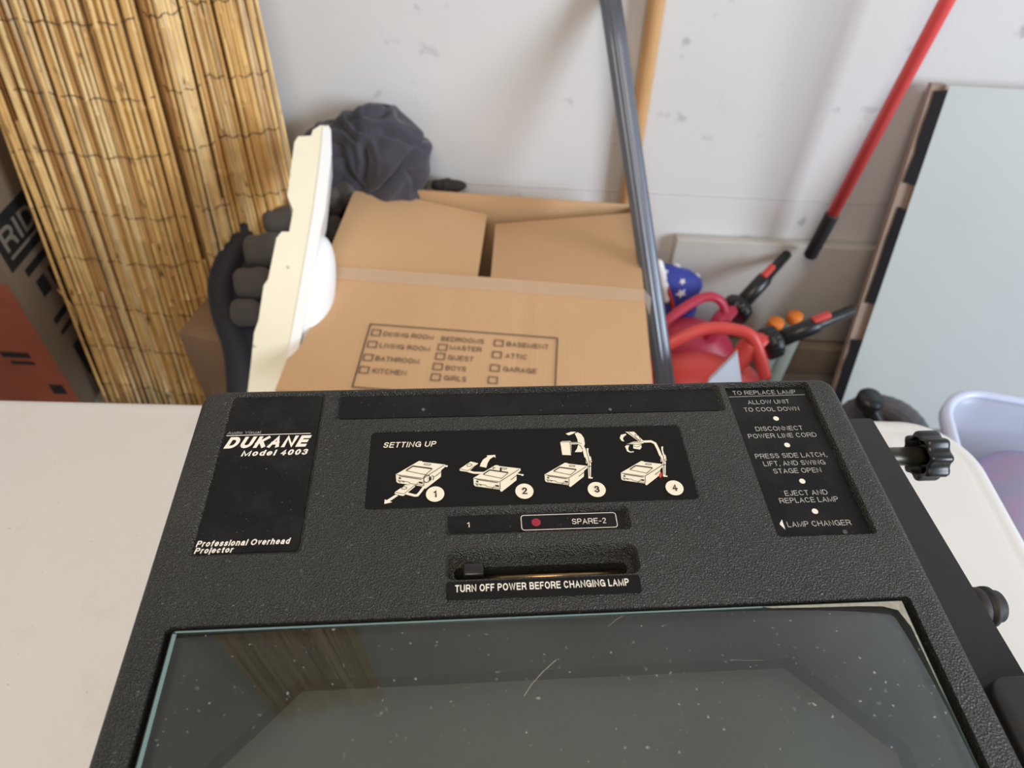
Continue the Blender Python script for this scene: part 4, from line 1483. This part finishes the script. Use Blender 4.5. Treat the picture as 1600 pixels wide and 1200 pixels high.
# ================================================================== FUEL CANS
def can(name, label, mat, hp, cen, half, collar, tip, seat_pt, cat='fuel can', rh=.012):
    base = thing(name, label, cat, (cen.x, cen.y, 0), 0, 'red fuel cans')
    b = B()
    prims = [('b', (cen.x, cen.y, half[2] * .92), (half[0], half[1], half[2] * .92), .045),
             ('e', (cen.x - .01, cen.y, half[2] * 1.75), (half[0] * .80, half[1] * .85, .060)),
             ('c', tuple(collar - (tip - collar).normalized() * .050), tuple(collar - (tip - collar).normalized() * .012), .031)]
    sdf_blob(b, (cen.x, cen.y, half[2]), prims, .035, 6, None, 0.0)
    part('can_body', b, mat, base)
    b = B(); tube(b, smooth_pts(hp, 6), rh, 16, True, 0, 0, .8); part('can_handle', b, mat, base)
    d = (tip - collar).normalized()
    b = B(); lathe(b, [(.026, -.012), (.031, -.010), (.031, .012), (.028, .016), (.019, .020)], axis_m(collar, d), 64, 16, .0012)
    sp_c = part('spout_collar', b, M_BLACKP, base)
    Ln = (tip - collar).length
    b = B(); lathe(b, [(.0165, .018), (.0165, Ln * .52), (.0150, Ln * .56), (.0115, Ln * .60), (.0105, Ln - .002), (.009, Ln)], axis_m(collar, d), 28)
    part('spout', b, M_BLACKP, base)
    side = d.cross(Vector((1, 0, 0))).normalized()
    upv = (Vector((0, 0, 1)) - d * d.z).normalized()
    b = B(); box(b, (-.007, -.006, 0), (.007, .006, .036), .003, 2, frame_m(collar + d * (Ln * .50) + upv * .0150, d.cross(upv), upv, d))
    part('release_button', b, M_REDB, base)
    return base


cA, tA = ps(1203, 536, 1.36), ps(1334, 484, 1.36)
hA = [ps(1008, 580, 1.36), ps(1022, 553, 1.34), ps(1060, 530, 1.33), ps(1100, 514, 1.33), ps(1140, 514, 1.33), ps(1172, 524, 1.33), ps(1186, 552, 1.34), ps(1196, 590, 1.36)]
can('fuel_can', 'red plastic fuel can nearest the projector, its black spout pointing right', M_CANR, hA, Vector((.385, .985, 0)), (.125, .085, .125), cA, tA, None)
cB, tB = ps(1150, 484, 1.49), ps(1231, 396, 1.53)
hB = [ps(1026, 530, 1.46), ps(1040, 505, 1.45), ps(1062, 486, 1.45), ps(1095, 466, 1.45), ps(1118, 465, 1.45), ps(1132, 480, 1.46), ps(1136, 510, 1.47)]
can('fuel_can', 'crimson fuel can behind the nearer red one, its black spout pointing up', M_CANP, hB, Vector((.395, 1.150, 0)), (.098, .068, .100), cB, tB, None, rh=.0105)

for u, v, y, lab in ((1213, 503, 1.150, 'left one of two milky bottles with orange caps behind the black spout'), (1243, 493, 1.195, 'right one of two milky bottles with orange caps behind the black spout')):
    p = py(u, v, y)
    o = thing('bottle', lab, 'bottle', (p.x, p.y, 0), 0, 'orange-capped bottles')
    b = B(); h = p.z - .008
    lathe(b, [(.026, 0), (.029, .004), (.029, h - .035), (.024, h - .016), (.014, h - .006), (.014, h)], Matrix.Translation((p.x, p.y, 0)), 28); part('bottle_body', b, M_MILK, o)
    b = B(); lathe(b, [(.0165, h - .012), (.0165, h + .010), (.0150, h + .012)], Matrix.Translation((p.x, p.y, 0)), 30, 0, 0); part('bottle_cap', b, M_ORANGE, o)

# ================================================================== STAR-PATTERNED CLOTH BAG
fc = py(1058, 455, 1.235)
fb = thing('star_cloth_bag', 'royal blue cloth bag with white stars beside the grey ribbed pole', 'bag', (fc.x, fc.y, 0))
b = B()
sdf_blob(b, (fc.x, fc.y, .22), [('c', tuple(py(1052, 440, 1.235)), (fc.x, fc.y, .05), .034), ('c', tuple(py(1078, 448, 1.235)), (fc.x + .02, fc.y, .05), .026), ('c', tuple(py(1036, 440, 1.235)), (fc.x - .03, fc.y, .05), .026)], .03, 5, lambda p: .008 * noise.noise(p * 22) + .004 * abs(noise.noise(p * 50)), 0.0)
for v in b.verts: v.co.y = min(v.co.y, 1.268)
bb = b.copy()
bb.normal_update()
from mathutils.bvhtree import BVHTree
tree = BVHTree.FromBMesh(bb)
part('bag_cloth', b, M_BLUE, fb)
def on_bag(u, v):
    h = tree.ray_cast(EYE, ray(u, v).normalized())
    return (h[0], h[1]) if h[0] else (None, None)
for u, v, r in ((1058, 415, .009), (1066, 440, .008), (1064, 458, .012), (1070, 480, .011), (1090, 430, .007), (1038, 496, .009), (1040, 425, .007)):
    p, nn = on_bag(u, v)
    if p is None: continue
    if nn.dot(ray(u, v)) > 0: nn = -nn
    x = nn.cross(Z1).normalized(); y = nn.cross(x)
    s_ = B()
    prism(s_, [p + nn * .0022 + x * (math.cos(R(36 * k + 15)) * r * (1 if k % 2 == 0 else .45)) + y * (math.sin(R(36 * k + 15)) * r * (1 if k % 2 == 0 else .45)) for k in range(10)], -nn * .006)
    part('star', s_, M_STAR, fb, smooth=False)
pp = []
for u, v in ((1034, 412), (1036, 432), (1043, 452), (1050, 472), (1054, 488)):
    p, nn = on_bag(u, v)
    if p is not None: pp.append(p + (EYE - p).normalized() * .003)
if len(pp) > 1:
    s_ = B(); tube(s_, smooth_pts(pp, 5), .0052, 10); part('red_strap', s_, M_RED2, fb, label='red strap')
s_ = B(); q = py(1026, 440, 1.2)
sdf_blob(s_, py(1036, 442, 1.20), [('c', tuple(py(1030, 412, 1.20)), tuple(py(1041, 468, 1.20)), .0095)], .02, 4, lambda p: .005 * noise.noise(p * 60))
part('white_lining', s_, M_FOIL, fb, label='shiny white lining')
bb.free()

# pale sheet in front of the near can
p0, p1, p2 = ps(1150, 554, 1.20), ps(1106, 598, 1.17), ps(1157, 604, 1.19)
sheet = B()
dn = (p1 - p0); dn2 = (p2 - p0)
f1 = p0 + dn * ((.002 - p0.z) / dn.z) * .32; f1.z = .002
f2 = p0 + dn2 * .6; f2 = Vector((p2.x + .005, p2.y - .05, .002))
f1 = Vector((p1.x - .02, p1.y - .06, .002))
prism(sheet, [p0, p1, f1, f2, p2], Vector((.004, .012, 0)))
tag(part('plastic_sheet', sheet, M_PALE, smooth=False), 'pale grey plastic sheet whose pointed corner stands before the near fuel can', 'sheet')

# ================================================================== CASTER WHEEL
wc_ = pz(1372, 690, .105)
WA = Vector((-.60, -.62, .25)).normalized()
cw = thing('caster_wheel', 'small black wheel with ribbed grey tyre standing behind the table corner', 'wheel', (wc_.x, wc_.y, 0))
WMx = axis_m(wc_, WA)
b = B()
n, m = 72, 14
rings = []
for i in range(n):
    th_ = 2 * math.pi * i / n
    ring = []
    for j in range(m):
        ph = 2 * math.pi * j / m
        rr = .078 + .024 * math.cos(ph) * (1.06 if i % 2 and abs(ph - math.pi) > 1.6 else 1)
        ring.append(b.verts.new(WMx @ Vector((rr * math.cos(th_), rr * math.sin(th_), .026 * math.sin(ph)))))
    rings.append(ring)
for i in range(n):
    for j in range(m):
        b.faces.new((rings[i][j], rings[(i + 1) % n][j], rings[(i + 1) % n][(j + 1) % m], rings[i][(j + 1) % m]))
bmesh.ops.recalc_face_normals(b, faces=b.faces)
part('tyre', b, M_TYRE, cw, angle=20)
b = B(); lathe(b, [(.066, -.012), (.066, .006), (.045, .004), (.030, .014), (.014, .020), (.010, .024)], WMx, 40); part('hub', b, M_HUB, cw)
kb = ps(1362, 622, 1.38)
b = B(); tube(b, smooth_pts([wc_ + WA * .045, wc_ + WA * .050 + Vector((0, 0, .05)), kb - Vector((0, 0, .02))], 6), .016, 14); part('fork', b, M_BLACKP, cw)
b = B(); lathe(b, [(.016, -.030), (.023, -.022), (.026, -.004), (.022, .004)], axis_m(kb, (.1, -.1, 1)), 24); part('fork_knob', b, M_BLACKP, cw)

# ================================================================== STORAGE TUB
zt_ = .45
c1, c2, c3 = pz(1470, 606, zt_), pz(1600, 639, zt_), pz(1461, 672, zt_)
ux = Vector((1, -.18, 0)).normalized()
uy = Vector((-ux.y, ux.x, 0))
cx_, cy_ = (c1.dot(ux)), (pz(1520, 606, zt_)).dot(uy)
tmx = frame_m((0, 0, 0), ux, uy, Z1)
x0_, x1_, y0_, y1_ = cx_ - .004, cx_ + .56, cy_ - .40, cy_ + .002
tub = thing('storage_tub', 'translucent bluish plastic storage tub beside the right end of the table', 'tub', ux * ((x0_ + x1_) / 2) + uy * ((y0_ + y1_) / 2), math.atan2(ux.y, ux.x))
b = B()
pr = [(.055, .0), (.052, .002), (.014, zt_ - .030), (.010, zt_ - .008)]
outer_ = rect_rings(x0_, x1_, y0_, y1_, .075, pr, 10)
inner_ = rect_rings(x0_, x1_, y0_, y1_, .075, [(.012, zt_ - .008), (.0165, zt_ - .030), (.0545, .006), (.057, .004)], 10)
loft(b, outer_ + inner_, tmx)
part('tub_body', b, M_TUB, tub)
b = B()
loft(b, rect_rings(x0_, x1_, y0_, y1_, .075, [(.012, zt_ - .010), (.001, zt_ - .022), (-.001, zt_ - .018), (-.001, zt_ - .005), (.003, zt_), (.011, zt_), (.015, zt_ - .006)], 10), tmx, close=True)
part('tub_rim', b, M_TUBR, tub)
pc = ux * ((x0_ + x1_) / 2) + uy * ((y0_ + y1_) / 2)
b = B()
sdf_blob(b, (pc.x, pc.y, .2), [('b', (pc.x, pc.y, .18), (.225, .145, .19), .06), ('e', (pc.x - .10, pc.y + .05, .385), (.13, .09, .045)), ('e', (pc.x + .09, pc.y - .03, .37), (.12, .10, .06))], .05, 5, lambda p: .012 * noise.noise(p * 11) + .004 * noise.noise(p * 30), .008)
b.transform(Matrix.Translation(pc) @ Matrix.Rotation(math.atan2(ux.y, ux.x), 4, 'Z') @ Matrix.Translation(-pc))
tag(part('bundled_cloth', b, M_PURPLE), 'purple and blue bundled cloth inside the translucent tub', 'cloth')
